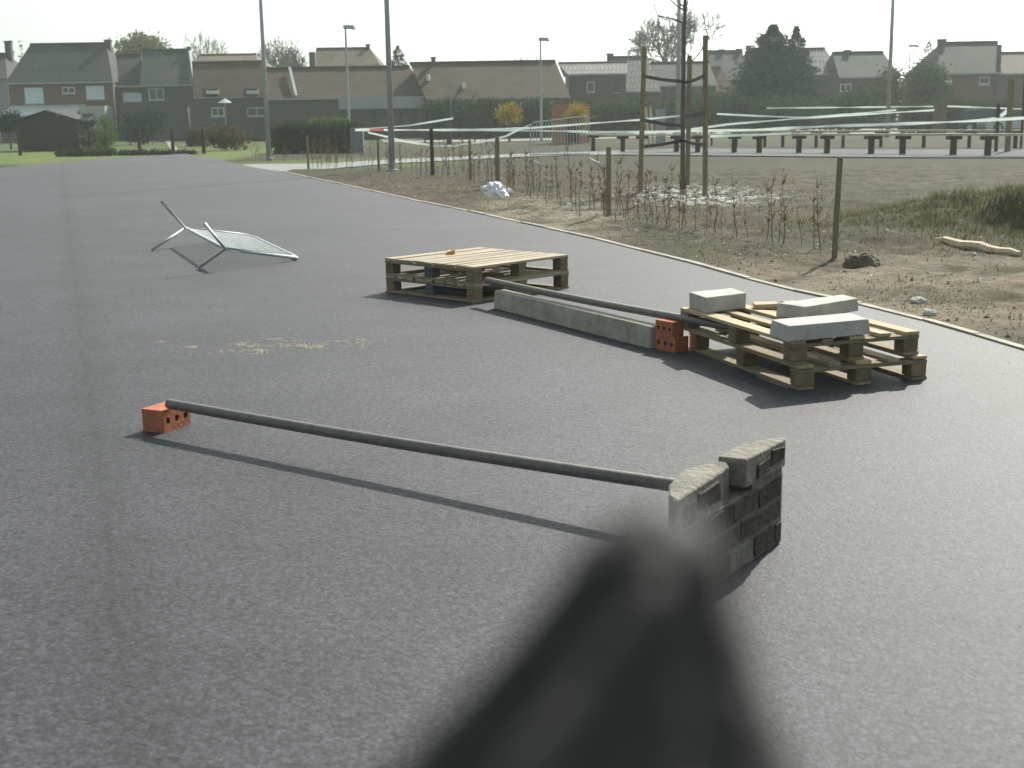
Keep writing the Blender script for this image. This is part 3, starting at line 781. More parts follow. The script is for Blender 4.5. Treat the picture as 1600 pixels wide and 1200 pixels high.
_, sB, tB = post('tree_stake', 1074, 290, 100, .05, 'middle wooden stake standing right behind the young tree', SG, 'stake', lean=.02)
_, sC, tC = post('tree_stake', 1102, 304, 72, .05, 'right wooden stake of the three round the young tree', SG, 'stake', lean=-.04)
def strap(a, b, label, sag=.02):
    mb = MB(); P = [a+(b-a)*(i/6)+Vector((0,0,-sag*math.sin(math.pi*i/6))) for i in range(7)]
    for p, q in zip(P[:-1], P[1:]): mb.bar(p, q, .012, .062)
    tag(mb.build('rubber_strap', STRAP), label, 'strap', 'straps tying the young tree')
ya, yc, ym = sA.y-.06, sC.y-.06, tb_.y-.07
strap(at(1006,119,ya), at(1068,127,ym), 'upper black strap from the left stake to the young tree')
strap(at(1068,129,ym), at(1099,119,yc), 'upper black strap from the young tree to the right stake')
strap(at(1004,187,ya), at(1067,197,ym), 'middle black strap from the left stake to the young tree')
strap(at(1067,181,ym), at(1100,177,yc), 'middle black strap from the young tree to the right stake')
strap(at(1003,229,ya), at(1066,219,ym), 'lowest black strap from the left stake to the young tree')
strap(at(1067,219,ym), at(1101,226,yc), 'lowest black strap from the young tree to the right stake')

# plastic bag
def blob(name, c, rx, ry, rz, m, seed, amp, label, cat, group=None, fq=1.0, flat=True):
    import bmesh
    bm = bmesh.new(); bmesh.ops.create_icosphere(bm, subdivisions=4, radius=1)
    for v in bm.verts:
        n = noise.fractal(v.co*fq*1.3+Vector((seed, 0, 0)), 1.0, 2.0, 4); r2 = abs(noise.noise(v.co*fq*2.7+Vector((0, seed, 0))))
        v.co *= 1 + amp*n - amp*.7*r2
        if v.co.z < -.35: v.co.z = -.35
        v.co = Vector((v.co.x*rx, v.co.y*ry, (v.co.z+.35)*rz))
    me = bpy.data.meshes.new(name); bm.to_mesh(me); bm.free(); me.materials.append(m)
    me.polygons.foreach_set('use_smooth', [not flat]*len(me.polygons))
    o = lk(bpy.data.objects.new(name, me)); o.location = c; return tag(o, label, cat, group)
p = gz(772, 307); blob('plastic_bag', p-Vector((0,0,.02)), .26, .22, .215, BAG, 3, .42, 'crumpled white plastic bag lying on the verge beside the kerb', 'bag', fq=1.1)
p = gz(795, 301); blob('paper_scrap', p, .07, .05, .06, BAG, 8, .5, 'small white crumpled scrap right of the plastic bag', 'litter')
p = gz(890, 323); blob('paper_scrap', p, .07, .05, .045, BAG, 9, .5, 'small white scrap among saplings right of the plastic bag, near the kerb', 'litter')
p = gz(1346, 417); blob('stone', p-Vector((0,0,.06)), .19, .17, .15, mat('dark_clod', (.13, .112, .08), .95, .35, 9, .8, 30), 14, .22, 'dark lump of earth beside the rightmost wooden post', 'stone', fq=1.4)
p = gz(1321, 372); blob('rubble_piece', p, .045, .04, .06, RUB, 21, .4, 'pale upright piece of rubble right of the rightmost wooden post', 'stone')
p = gz(1323, 382); blob('rubble_piece', p, .04, .03, .03, RUB, 22, .4, 'flat pale piece of rubble below the upright piece by the rightmost post', 'stone')
p = gz(1278, 386); blob('rubble_piece', p, .05, .03, .025, RUB, 23, .4, 'white flat piece of rubble left of the rightmost wooden post', 'stone')
p = gz(1522, 399); blob('rubble_piece', p, .025, .025, .025, RUB, 24, .4, 'tiny pale piece of rubble below the pale plank', 'stone')
p = gz(1434, 473); blob('rubble_piece', p, .06, .04, .035, RUB, 25, .4, 'flat pale rubble piece between the kerb and the plank, farther from the camera', 'stone')
p = gz(1452, 492); blob('rubble_piece', p, .05, .04, .035, RUB, 26, .4, 'pale rubble piece on the sandy verge closest to the kerb at right', 'stone')
a, b = gz(1462,378), gz(1594,401); d = b-a
mb = MB(); P = [a+d*(i/9)+Vector((0,0,.02+.012*math.sin(i*1.7))) for i in range(10)]
mb.tube(P, [.025,.05,.058,.06,.055,.06,.055,.05,.045,.03], 7)
tag(mb.build('plank', mat('pale_split_wood', (.50, .41, .29), .85, .25, 9, .4, 40), smooth=False), 'pale split length of wood lying below the grassy bank', 'plank')
# scattered chips of lime and rubble
mb = MB()
def chip(c, s):
    n = len(mb.v); mb.v += [c+Vector((rnd.uniform(-1,1)*s*1.6, rnd.uniform(-1,1)*s, rnd.uniform(-.1,.9)*s)) for _ in range(5)]
    mb.f += [(n,n+1,n+2),(n,n+2,n+3),(n,n+3,n+4),(n+1,n+2,n+4)]; mb.mi += [0]*4
for i in range(420):
    x, y = rnd.gauss(3.5, .7), rnd.gauss(24.5, 1.6)
    if x > xe(y)+.4: chip(Vector((x, y, hz(x, y)+.01)), rnd.uniform(.01, .045))
for i in range(700):
    y = rnd.uniform(7.5, 34); x = xe(y)+.2+abs(rnd.gauss(0, 1.6)); chip(Vector((x, y, hz(x, y)+.005)), rnd.uniform(.004, .02))
tag(mb.build('white_rubble', RUB), 'scattered white lime chips and small stones on the verge', None, None, 'stuff')
# soil clods
mb = MB(); rnd = random.Random(17)
for i in range(2600):
    y = 7+rnd.random()**1.4*24; x = xe(y)+.16+rnd.random()**1.3*7.5
    if noise.noise(Vector((x*.8, y*.8, 11))) < -.15: continue
    s_ = rnd.uniform(.004, .016)*(1.5 if rnd.random() < .06 else 1); c = Vector((x, y, hz(x, y)+s_*.15)); n = len(mb.v)
    mb.v += [c+Vector((math.cos(k*1.257+i)*s_*rnd.uniform(.7,1.3), math.sin(k*1.257+i)*s_*rnd.uniform(.7,1.3), 0)) for k in range(5)]+[c+Vector((rnd.uniform(-.3,.3)*s_, rnd.uniform(-.3,.3)*s_, s_*rnd.uniform(.5,.9)))]
    for k in range(5): mb.f.append((n+k, n+(k+1) % 5, n+5)); mb.mi.append(0)
tag(mb.build('soil_clods', mat('clod_soil', (.075, .060, .041), .95, .5, 2.5, col2=(.17, .145, .105), world=True)), 'crumbly clods of soil scattered over the verge', None, None, 'stuff')
# thin dry grass
mb = MB(); rnd = random.Random(8)
def blade(x, y, h, m_=None):
    z = hz(x, y); a = rnd.random()*6.28; w_ = rnd.uniform(.004, .009); l = Vector((rnd.uniform(-.7,.7)*h, rnd.uniform(-.7,.7)*h, h))
    p = Vector((x, y, z-.01)); s = Vector((math.cos(a)*w_, math.sin(a)*w_, 0)); mb.tri(p-s, p+s, p+l)
for i in range(26000):
    y = rnd.uniform(7, 36); x = xe(y)+.12+rnd.random()**1.2*9
    if noise.noise(Vector((x*.7, y*.7, 5)))+.5*noise.noise(Vector((x*2.5, y*2.5, 2))) < -.10 + (.30 if (x-3.6)**2/5+(y-11)**2/6 < 1 else 0): continue
    for k in range(2): blade(x+rnd.gauss(0,.10), y+rnd.gauss(0,.10), rnd.uniform(.012, .045))
for i in range(9000):
    x, y = rnd.gauss(6.4, 1.2), rnd.gauss(16.6, 1.3); blade(x, y, rnd.uniform(.05, .14))
tag(mb.build('dry_grass', DRYG), 'thin dry grass over the verge and the bank', None, None, 'stuff')

# ------------------------------------------------------------------ masts and lamps
def mast(px, pyb, pxt, pyt, Y, H, r, label, group, name='lamp_mast'):
    b = at(px, pyb, Y); b.z = 0.0
    t_ = thing(name, b, label, 'lamp mast', group)
    lean = (at(pxt, pyt, Y)-at(px, pyb, Y)); lean = Vector((0, 0, 1))
    mb = MB(); mb.tube([b-Vector((0,0,.1)), b+lean*H*.5, b+lean*H], [r, r*.8, r*.55], 12); mb.build('pole', MAST, t_, smooth=True)
    mb = MB(); mb.tube([b+Vector((0,0,.0)), b+Vector((0,0,.05)), b+Vector((0,0,.06))], [r*1.9, r*1.9, r*1.1], 12); mb.build('base_plate', MAST, t_)
    mb = MB(); top = b+lean*H; mb.tube([top, top+Vector((0,0,.05)), top+Vector((0,0,.09))], [r*.6, r*.6, r*.2], 10); mb.build('pole_cap', MAST, t_)
    return t_
MG = 'tall grey lamp masts'
mast(420, 246, 407, 0, 52, 9.5, .095, 'tall grey lamp mast standing at the far left end of the car park', MG)
mast(613, 266, 603, 0, 38.5, 9.5, .092, 'tall grey lamp mast standing in the young hedge, nearest of the masts', MG)
mast(1059, 210, 1064, 0, 63, 10.5, .12, 'tall grey lamp mast standing right behind the staked young tree', MG)
mast(1387, 200, 1395, 0, 78, 12.5, .14, 'tall grey lamp mast in front of the houses at right', MG)
def lamp(px, pyt, pyb, Y, r, label, arm=.55):
    b = at(px, pyb, Y); b.z = 0; H = at(px, pyt, Y).z
    t_ = thing('street_lamp', b, label, 'street lamp', 'street lamps with small heads')
    mb = MB(); mb.tube([b, Vector((b.x,b.y,H*.6)), Vector((b.x,b.y,H))], [r, r*.8, r*.6], 8); mb.build('pole', MAST, t_)
    mb = MB(); mb.hexa([(b.x-.12,b.y-.14,H-.05),(b.x+arm,b.y-.16,H-.12),(b.x+arm,b.y+.16,H-.12),(b.x-.12,b.y+.14,H-.05),(b.x-.1,b.y-.08,H+.14),(b.x+arm*.85,b.y-.08,H+.12),(b.x+arm*.85,b.y+.08,H+.12),(b.x-.1,b.y+.08,H+.14)])
    h_ = mb.build('lamp_head', MAST, t_, bevel=.02)
    return t_
lamp(547, 43, 228, 72, .085, 'street lamp rising between the two leftmost masts in front of the brown roofs')
lamp(846, 62, 222, 80, .085, 'street lamp rising beside the yellow bushes')
lamp(1416, 72, 205, 118, .07, 'far street lamp against the sky in the gap between houses at right', .8)
lamp(983, 80, 205, 150, .06, 'tiny far street lamp showing just above the striped grey roof', .7)

# ------------------------------------------------------------------ low rails in the park
def lowrail(bases, ypx_top, group, label, pw=.09, zrail=.62):
    B = [g(*q) for q in bases]; c = B[0]
    t_ = thing('low_rail', c, label, 'rail', group)
    for b in B:
        mb = MB(); mb.box(b.x-pw, b.x+pw, b.y-pw, b.y+pw, -.1, zrail-.12, .008); mb.build('post', DARKW, t_)
        mb = MB(); mb.box(b.x-.24, b.x+.24, b.y-.14, b.y+.14, zrail-.119, zrail-.002, .008); mb.build('post_head', DARKW, t_)
    B2 = [B[0]+(B[0]-B[1])*.4] + B + [B[-1]+(B[-1]-B[-2])*.6]
    for a, b in zip(B2[:-1], B2[1:]):
        mb = MB(); e = (b-a)*.004; z_ = Vector((0, 0, zrail+.04)); mb.bar(a+z_+e, b+z_-e, .26, .078); mb.build('beam', RAILW, t_)
lowrail([(927,234),(973,236),(1003,236.5),(1057,236.5),(1090,237),(1147,237.5),(1186,238),(1248,238),(1292,238.5),(1361,239.5),(1410,240),(1489,241),(1543,242),(1625,243)], 0, 'low rails in the park', 'near low wooden rail on stout posts along the paved track')
lowrail([(1150,227.5),(1195,227.5),(1223,228),(1275,228),(1317,228.5),(1376,228),(1443,228.5),(1514,229),(1586,229.5),(1660,230)], 0, 'low rails in the park', 'far low wooden rail on slim posts behind the nearer rail', .06, .60)

# ------------------------------------------------------------------ standing crowd barrier
cb = thing('crowd_barrier', g(874,256), 'standing galvanised crowd barrier with upright bars strung with tape', 'barrier')
Yb = g(874,256).y
c00, c10 = at(829,242,Yb), at(921,240,Yb-.3); c01, c11 = at(829,192,Yb), at(919,181,Yb-.3)
mb = MB(); mb.tube([c00, c01+(c00-c01)*.08, c01+(c11-c01)*.04, c11+(c01-c11)*.04, c11+(c10-c11)*.08, c10, c00], .021, 7); mb.build('frame', GALV, cb)
for i in range(1, 19):
    t = i/19; mb = MB(); mb.tube([c00+(c10-c00)*t, c01+(c11-c01)*t], .009, 5, cap=False); mb.build('bar', GALV, cb)
for c, s in ((c00, 1), (c10, 1)):
    gpt = Vector((c.x, c.y, 0)); mb = MB(); mb.tube([c, gpt+Vector((0,0,.1))], .02, 6); mb.tube([gpt+Vector((-.05,.55,.02)), gpt+Vector((0,0,.16)), gpt+Vector((.3,-.5,.02))], .02, 6); mb.build('foot', GALV, cb)

# tape strung across the park
def ribbon(pts, wd, label, red=False, group='barrier tapes in the park'):
    mb = MB(); P = []
    W = [at(px, py, Y) for px, py, Y in pts]
    for a, b in zip(W[:-1], W[1:]):
        n = max(2, int((b-a).length/.5))
        for i in range(n): P.append(a+(b-a)*(i/n))
    P.append(W[-1])
    for i, (a, b) in enumerate(zip(P[:-1], P[1:])):
        tw1, tw2 = (.9*math.sin(q*.41+len(P)) + .4*math.sin(q*1.13) for q in (i, i+1))
        u1 = Vector((0, math.sin(tw1), math.cos(tw1)))*wd/2; u2 = Vector((0, math.sin(tw2), math.cos(tw2)))*wd/2
        th = Vector((0, .004, 0))
        mb.hexa([a-u1, b-u2, b-u2+th, a-u1+th, a+u1, b+u2, b+u2+th, a+u1+th])
        for q in range(6): mb.mi[-1-q] = 1 if (red and i == 1) else 0
    return tag(mb.build('barrier_tape', None, mats=[TAPEW, TAPER]), label, 'tape', group)
ribbon([(555,203,46),(600,203,46),(742,203,46),(830,204,46),(921,206,46)], .085, 'red and white tape running straight from the grey cabinet to the standing barrier', True)
ribbon([(560,202,48),(640,196,48),(708,185,48)], .065, 'white tape slanting up from the grey cabinet to the dark green post')
ribbon([(575,207,44),(606,214,44),(632,221,44),(680,228,44),(710,228,44),(752,222,44),(790,213,44),(812,202,44),(830,194,44)], .07, 'slack white tape sagging low between the cabinet and the standing barrier')
ribbon([(742,202,50),(830,200,50),(921,193,50),(1002,187,50),(1062,181,50)], .08, 'white tape rising from the standing barrier to the staked tree')
ribbon([(921,206,45),(1000,207,45),(1065,205,45),(1180,203,45),(1300,197,45),(1400,194,45),(1500,190,45),(1610,184,45)], .11, 'broad white tape stretched along just above the low rails at right')
ribbon([(1065,204,52),(1140,194,52),(1250,185,52),(1360,178,52),(1460,172,52)], .085, 'white tape slanting up across the park towards the far brown bin')
ribbon([(1120,178,70),(1180,181,70),(1260,184,70),(1330,178,70),(1400,172,70)], .10, 'thin white tape dipping behind the slanting one at right')
ribbon([(1198,169,84),(1300,168,84),(1400,167,84),(1480,166,84),(1540,168,84),(1610,171,84)], .10, 'farthest white tape running level in front of the right hand houses')
ribbon([(1110,213,50),(1180,211,50),(1236,208,50)], .10, 'short white tape end lying over the far low rail')
def stake(px, pyb, pyt, r, label, m=DARKW, name='park_stake'):
    b = g(px, pyb); H = (pyb-pyt)/FPX*b.y*1.02; mb = MB(); mb.tube([b-Vector((0,0,.1)), b+Vector((0,0,H*.9)), b+Vector((0,0,H))], [r, r, r*.8], 8)
    o = mb.build(name, m); o.data.transform(Matrix.Translation(-b)); o.location = b
    return tag(o, label, 'post', 'posts in the park')
stake(702, 224, 160, .16, 'thick dark green post between the tapes left of the yellow bush', mat('dark_green_post', (.035, .05, .045), .6, .1, 3))
stake(742, 226, 192, .04, 'thin dark stake holding up the sagging tape')
stake(664, 222, 196, .05, 'thin dark stake nearest the grey cabinet')
stake(760, 226, 190, .04, 'thin dark stake just right of the dark green post')
stake(1112, 226, 180, .05, 'thin dark stake just right of the staked young tree')
stake(1198, 202, 168, .06, 'slim pale stake at the end of the farthest tape', TAPEW)
stake(1574, 236, 130, .11, 'tall wooden stake standing at right before the parked car', POSTW)
stake(1556, 236, 166, .07, 'shorter dark stake just left of the tall wooden stake')
stake(1595, 232, 30, .05, 'slim tall pole at the right edge of the picture', DARKW)

# grey cabinet, bin, slabs, tent, playhouse
def boxy(name, px0, px1, pyt, pyb, dep, m, label, cat, cap=.04, Y=None):
    b = g((px0+px1)/2, pyb)
    if Y: b = at((px0+px1)/2, pyb, Y); b.z = 0
    a0 = at(px0, pyb, b.y); a1 = at(px1, pyb, b.y); H = at((px0+px1)/2, pyt, b.y).z
    t_ = thing(name, b, label, cat); mb = MB(); mb.box(a0.x, a1.x, b.y, b.y+dep, 0, H-cap); mb.build('body', m, t_, bevel=.01)
    mb = MB(); mb.box(a0.x-.02, a1.x+.02, b.y-.02, b.y+dep+.02, H-cap+.001, H); mb.build('lid', m, t_, bevel=.008)
    mb = MB(); mb.box(a0.x+(a1.x-a0.x)*.1, a0.x+(a1.x-a0.x)*.9, b.y-.014, b.y-.001, H*.08, H*.85); mb.build('door', m, t_, bevel=.004)
boxy('utility_cabinet', 548, 568, 200, 238, .4, mat('blue_grey_paint', (.16, .18, .20), .6, .1, 2), 'blue grey utility cabinet standing left of the thick lamp mast', 'cabinet')
boxy('litter_bin', 1462, 1478, 164, 210, .7, mat('brown_paint', (.13, .09, .06), .7, .1, 2), 'brown litter bin behind the tapes before the right hand house', 'bin')
tent_y = 74
def playhouse():
    b = at(890, 205, tent_y); b.z = 0
    t_ = thing('playhouse', b, 'orange playhouse with a rounded red roof behind the yellow bush', 'playhouse')
    OR = mat('orange_board', (.34, .17, .09), .8, .2, 2); RD = mat('red_sheet', (.30, .07, .05), .6, .15, 2)
    x0, x1 = at(864,180,tent_y).x, at(922,180,tent_y).x; zt = at(890,163,tent_y).z; zp = at(890,155,tent_y).z
    mb = MB(); mb.box(x0, x1, b.y, b.y+1.6, 0, zt); mb.build('wall', OR, t_)
    mb = MB(); n = 8
    for i in range(n):
        a0, a1 = math.pi*i/n, math.pi*(i+1)/n; cx = (x0+x1)/2; hw = (x1-x0)/2+.1
        q = [(cx-hw*math.cos(a), zt+.002+(zp-zt)*math.sin(a)) for a in (a0, a1)]
        mb.hexa([(q[0][0],b.y-.15,q[0][1]),(q[1][0],b.y-.15,q[1][1]),(q[1][0],b.y+1.75,q[1][1]),(q[0][0],b.y+1.75,q[0][1]),(q[0][0],b.y-.15,q[0][1]+.05),(q[1][0],b.y-.15,q[1][1]+.05),(q[1][0],b.y+1.75,q[1][1]+.05),(q[0][0],b.y+1.75,q[0][1]+.05)])
    mb.build('roof', RD, t_)
    mb = MB(); mb.box((x0+x1)/2-.3, (x0+x1)/2+.3, b.y-.03, b.y-.002, 0, 1.3); mb.build('door', DARKW, t_)
playhouse()
# leaning boards and pale slabs near the staked tree
bb = Vector((0, 60, 0))
for k, px in enumerate((1009, 1016)):
    t_ = at(px, 167, bb.y); b2 = at(px+5, 233, bb.y); b2.z = 0; mb = MB(); mb.bar(b2, t_, .12, .03, Vector((0, 1, 0)))
    tag(mb.build('leaning_board', mat('pale_yellow_wood', (.50, .46, .26), .8, .15, 4)), ['left', 'right'][k]+' one of two pale yellow boards leaning by the left tree stake', 'board', 'pale boards leaning in the park')
boxy('concrete_slab', 1026, 1040, 170, 190, .4, GREYW, 'small grey concrete slab standing beyond the staked young tree', 'slab', Y=66)

# ------------------------------------------------------------------ vegetation builders
def clumps(mb, c, rx, ry, rz, n, s, rnd, shell=.55, clump=7):
    i = 0
    while i < n:
        u = Vector((rnd.gauss(0,1), rnd.gauss(0,1), rnd.gauss(0,1))).normalized(); r = shell+(1.03-shell)*rnd.random()
        cc = Vector((c.x+u.x*rx*r, c.y+u.y*ry*r, c.z+u.z*rz*r)); r2 = s*2.4
        for k in range(clump):
            p = cc+Vector((rnd.gauss(0,1)*r2, rnd.gauss(0,1)*r2, rnd.gauss(0,1)*r2*.7)); ss = s*rnd.uniform(.6, 1.3)
            a = Vector((rnd.uniform(-1,1), rnd.uniform(-1,1), rnd.uniform(-.6,.6))).normalized(); b = a.orthogonal().normalized()
            mb.quad(p-a*ss, p-b*ss*.6, p+a*ss, p+b*ss*.6); i += 1
def leafy(name, px, pyb, pyt, wpx, Y, m, label, cat, group, n=2600, s=.14, sq=1.0, trunk=True, seed=1, lobes=5):
    rnd = random.Random(seed); b = at(px, pyb, Y); b.z = 0; top = at(px, pyt, Y).z; wr = wpx/2/FPX*Y
    t_ = thing(name, b, label, cat, group); zb = top*.32 if trunk else 0
    mb = MB(); rz = (top-zb)/2
    for k in range(lobes):
        a = 6.28*k/lobes+rnd.random(); c = Vector((b.x+wr*.42*math.cos(a), b.y+wr*.3*math.sin(a), zb+rz*(1+rnd.uniform(-.25,.3))))
        clumps(mb, c, wr*.6, wr*.6, rz*.72, n//lobes, s, rnd, .3)
    mb.build('crown', m, t_)
    mb = MB(); mb.tube([b, b+Vector((0,0,top*.5)), b+Vector((.05,0,top*.8))], [.05+wr*.05, .04+wr*.03, .02], 7)
    for k in range(5):
        a = 1.3*k; p = b+Vector((0,0,top*(.3+.08*k))); mb.tube([p, p+Vector((math.cos(a)*wr*.5, math.sin(a)*wr*.5, rz*.5))], [.05, .015], 5, cap=False)
    mb.build('trunk', BARK, t_); return t_
def hedge(name, px0, px1, pyt, Y, dep, m, label, n, s=.10, cat='hedge', group=None, seed=1, pyt2=None, wav=.08):
    rnd = random.Random(seed); x0, x1 = at(px0, 200, Y).x, at(px1, 200, Y).x; z0 = at(px0, pyt, Y).z; z1 = at(px1, pyt2 or pyt, Y).z
    b = Vector(((x0+x1)/2, Y, 0)); t_ = thing(name, b, label, cat, group); mb = MB()
    for i in range(n//6):
        u = rnd.random(); zt = (z0+(z1-z0)*u)*(1+wav*noise.noise(Vector((x0+(x1-x0)*u, Y, 3))*.8)*2)
        f = rnd.random()
        if f < .62: p = Vector((x0+(x1-x0)*u, Y+rnd.uniform(0,.12), rnd.random()*zt))
        else: p = Vector((x0+(x1-x0)*u, Y+rnd.random()*dep, zt*(1-rnd.random()*.05)))
        for k in range(6):
            q = p+Vector((rnd.gauss(0,1),rnd.gauss(0,1),rnd.gauss(0,1)))*s*1.3; ss = s*rnd.uniform(.6,1.3)
            a = Vector((rnd.uniform(-1,1), rnd.uniform(-1,1), rnd.uniform(-.7,.7))).normalized(); c = a.orthogonal().normalized()
            mb.quad(q-a*ss, q-c*ss*.65, q+a*ss, q+c*ss*.65)
    mb.build('foliage', m, t_)
    mb = MB(); nseg = max(2, int((x1-x0)/.6))
    for i in range(nseg):
        xa = x0+(x1-x0)*(i+.5)/nseg; zt = (z0+(z1-z0)*(i+.5)/nseg)*.86
        mb.tube([Vector((xa,Y+dep*.5,0)), Vector((xa+rnd.uniform(-.1,.1),Y+dep*.5,zt))], [.09, .05], 5)
    mb.box(x0+.12, x1-.12, Y+.22, Y+dep-.1, .1, min(z0,z1)*.84); mb.build('woody_core', STEM, t_)
    return t_
def conifer(px, pyb, pyt, wpx, Y, label, group, n=2600, s=.2, seed=1, m=None, taper=.8, blunt=.0):
    rnd = random.Random(seed); b = at(px, pyb, Y); b.z = 0; H = at(px, pyt, Y).z; wr = wpx/2/FPX*Y
    t_ = thing('conifer_tree', b, label, 'tree', group); mb = MB()
    nb_ = n//9
    for i in range(nb_):
        h = rnd.random()**.8; z = H*(.04+.95*h); rr = wr*max(.015, (1-h))**taper*(1+.3*math.sin(h*44+seed)) + blunt*.15
        a = rnd.random()*6.283; rad = rr*rnd.uniform(.45, 1.12); L = rr*.30+.05
        c = Vector((b.x+math.cos(a)*rad, b.y+math.sin(a)*rad, z))
        for k in range(9):
            q = c+Vector((rnd.gauss(0,1)*L*.55, rnd.gauss(0,1)*L*.55, rnd.gauss(0,1)*L*.4)); ss = s*rnd.uniform(.5,1.2)*(.45+.55*(1-h))
            d = Vector((math.cos(a)+rnd.uniform(-.5,.5), math.sin(a)+rnd.uniform(-.5,.5), rnd.uniform(-.2,.75))).normalized(); e = d.orthogonal().normalized()
            mb.quad(q-d*ss, q-e*ss*.4, q+d*ss, q+e*ss*.4)
    mb.build('crown', m or DGREEN, t_)
    mb = MB(); mb.tube([b, b+Vector((0,0,H*.9))], [.12+wr*.06, .02], 7); mb.build('trunk', BARK, t_); return t_
def baretree(px, pyb, pyt, wpx, Y, label, group, depth=6, seed=1, r0=.16, trunkf=.25, spread=.62):
    rnd = random.Random(seed); b = at(px, pyb, Y); b.z = 0; H = at(px, pyt, Y).z; wr = wpx/2/FPX*Y
    t_ = thing('bare_tree', b, label, 'tree', group); tr = MB(); cr = MB()
    tr.tube([b, b+Vector((.05,0,H*trunkf*.5)), b+Vector((0,0,H*trunkf))], [r0, r0*.85, r0*.8], 8)
    segs = []
    def grow(p, d, L, r, k):
        e = p+d*L; mid = (p+e)/2+Vector((rnd.gauss(0,1),rnd.gauss(0,1),rnd.gauss(0,1)))*L*.06
        segs.append((p, mid, e, r, r*.66))
        if k == 0: return
        for q in range(3 if k > 2 else (3 if rnd.random() < .6 else 2)):
            nd = (d+Vector((rnd.gauss(0,1),rnd.gauss(0,1),rnd.gauss(0,1)*.7))*spread+Vector((0,0,.12))).normalized()
            grow(e if q == 0 else p+(e-p)*rnd.uniform(.55,1), nd, L*rnd.uniform(.66,.86), max(.024, r*.6), k-1)
    p0 = b+Vector((0,0,H*trunkf))
    for q in range(4):
        a = 6.28*q/4+rnd.random(); d = Vector((math.cos(a)*.55, math.sin(a)*.55, 1)).normalized(); grow(p0, d, H*.22, r0*.55, depth-2)
    # fit the crown to the outline seen in the photograph
    zs_ = sorted(s[2].z for s in segs); zmax = zs_[int(len(zs_)*.985)]; hs_ = sorted(abs(s[2].x-b.x) for s in segs); hw = hs_[int(len(hs_)*.95)]; kz = (H-p0.z)/(zmax-p0.z); kx = wr/hw
    def fit(v): return Vector((b.x+(v.x-b.x)*kx, b.y+(v.y-b.y)*kx, p0.z+(v.z-p0.z)*kz))
    for p, mid, e, ra, rb in segs: cr.tube([fit(p), fit(mid), fit(e)], [ra, (ra+rb)/2, rb], 4 if ra < .05 else 6, cap=False)
    tr.build('trunk', BARK, t_, smooth=True); cr.build('crown', BARK, t_); return t_

# ------------------------------------------------------------------ houses
def window(parent, x0, x1, z0, z1, y, kind):
    f = .07
    mb = MB()
    mb.box(x0, x0+f, y-.05, y+.02, z0, z1); mb.box(x1-f, x1, y-.05, y+.02, z0, z1); mb.box(x0+f, x1-f, y-.05, y+.02, z1-f, z1); mb.box(x0+f, x1-f, y-.05, y+.02, z0, z0+f)
    if kind != 'shutter' and x1-x0 > .9: mb.box((x0+x1)/2-f/2, (x0+x1)/2+f/2, y-.045, y+.02, z0+f, z1-f)
    w_ = mb.build('window', WFRAME if kind != 'dark' else DARKW, parent)
    w_['_o'] = parent['_o']
    mb = MB(); mb.box(x0+f, x1-f, y-.03, y-.006, z0+f, z1-f); o = mb.build('pane' if kind != 'shutter' else 'roller_shutter', SHUT if kind == 'shutter' else GLASS, w_)
    mb = MB(); mb.box(x0-.06, x1+.06, y-.12, y-.002, z0-.09, z0-.004); mb.build('sill', CONC, w_)
def house(label, px0, px1, pe, pr, rx0, rx1, Y, D, wall, roof, windows=(), chims=(), name='house', over=.3, group='houses behind the park', extra=None, pe1=None, gable=None):
    """front wall at depth Y between photo columns px0..px1, eaves at row pe, ridge at row pr between columns rx0..rx1"""
    pm = (px0+px1)/2; xa, xb = at(px0, pe, Y).x, at(px1, pe, Y).x; ze = at(pm, pe, Y).z
    Yr = Y+D/2; zr = at((rx0+rx1)/2, pr, Yr).z; ra, rb = at(rx0, pr, Yr).x, at(rx1, pr, Yr).x
    t_ = thing(name, Vector(((xa+xb)/2, Y, 0)), label, 'house', group)
    mb = MB(); mb.box(xa, xb, Y, Y+D, 0, ze-.02)
    mb.build('wall', wall, t_)
    mb = MB(); o = over; zo = ze-.08
    e0, e1, e2, e3 = Vector((xa-o*.4,Y-o,zo)), Vector((xb+o*.4,Y-o,zo)), Vector((xb+o*.4,Y+D+o,zo)), Vector((xa-o*.4,Y+D+o,zo))
    r0_, r1_ = Vector((ra,Yr,zr)), Vector((rb,Yr,zr)); n = len(mb.v)
    th = Vector((0, 0, .16))
    mb.v += [e0, e1, e2, e3, r0_, r1_]; mb.f += [(0,1,5,4),(2,3,4,5),(1,2,5),(3,0,4),(3,2,1,0)]; mb.mi += [0]*5
    rf = mb.build('roof', roof, t_); rf['_o'] = t_['_o']
    mb = MB(); mb.tube([r0_+Vector((.0,0,.02)), r1_+Vector((0,0,.02))], .13, 6); mb.build('ridge_tiles', roof, rf)
    mb = MB(); mb.box(xa-o*.4, xb+o*.4, Y-o-.14, Y-o-.005, zo-.1, zo+.02); mb.build('gutter', ZINC, t_)
    for (c0, c1, ct) in chims:
        cxa, cxb = at(c0, ct, Yr).x, at(c1, ct, Yr).x; zt = at((c0+c1)/2, ct, Yr).z
        dp = max(.5, (cxb-cxa)*.8)
        mb = MB(); mb.box(cxa, cxb, Yr-dp/2, Yr+dp/2, zr-1.6, zt-.12); mb.box(cxa-.06, cxb+.06, Yr-dp/2-.06, Yr+dp/2+.06, zt-.118, zt); ch = mb.build('chimney', BRICKD, rf)
    for (w0, wt, w1, wb, kind) in windows:
        x0, x1 = at(w0, wt, Y).x, at(w1, wt, Y).x; z1 = at((w0+w1)/2, wt, Y).z; z0 = at((w0+w1)/2, wb, Y).z
        window(t_, x0, x1, z0, z1, Y, kind)
    if extra: extra(t_, Y)
    return t_
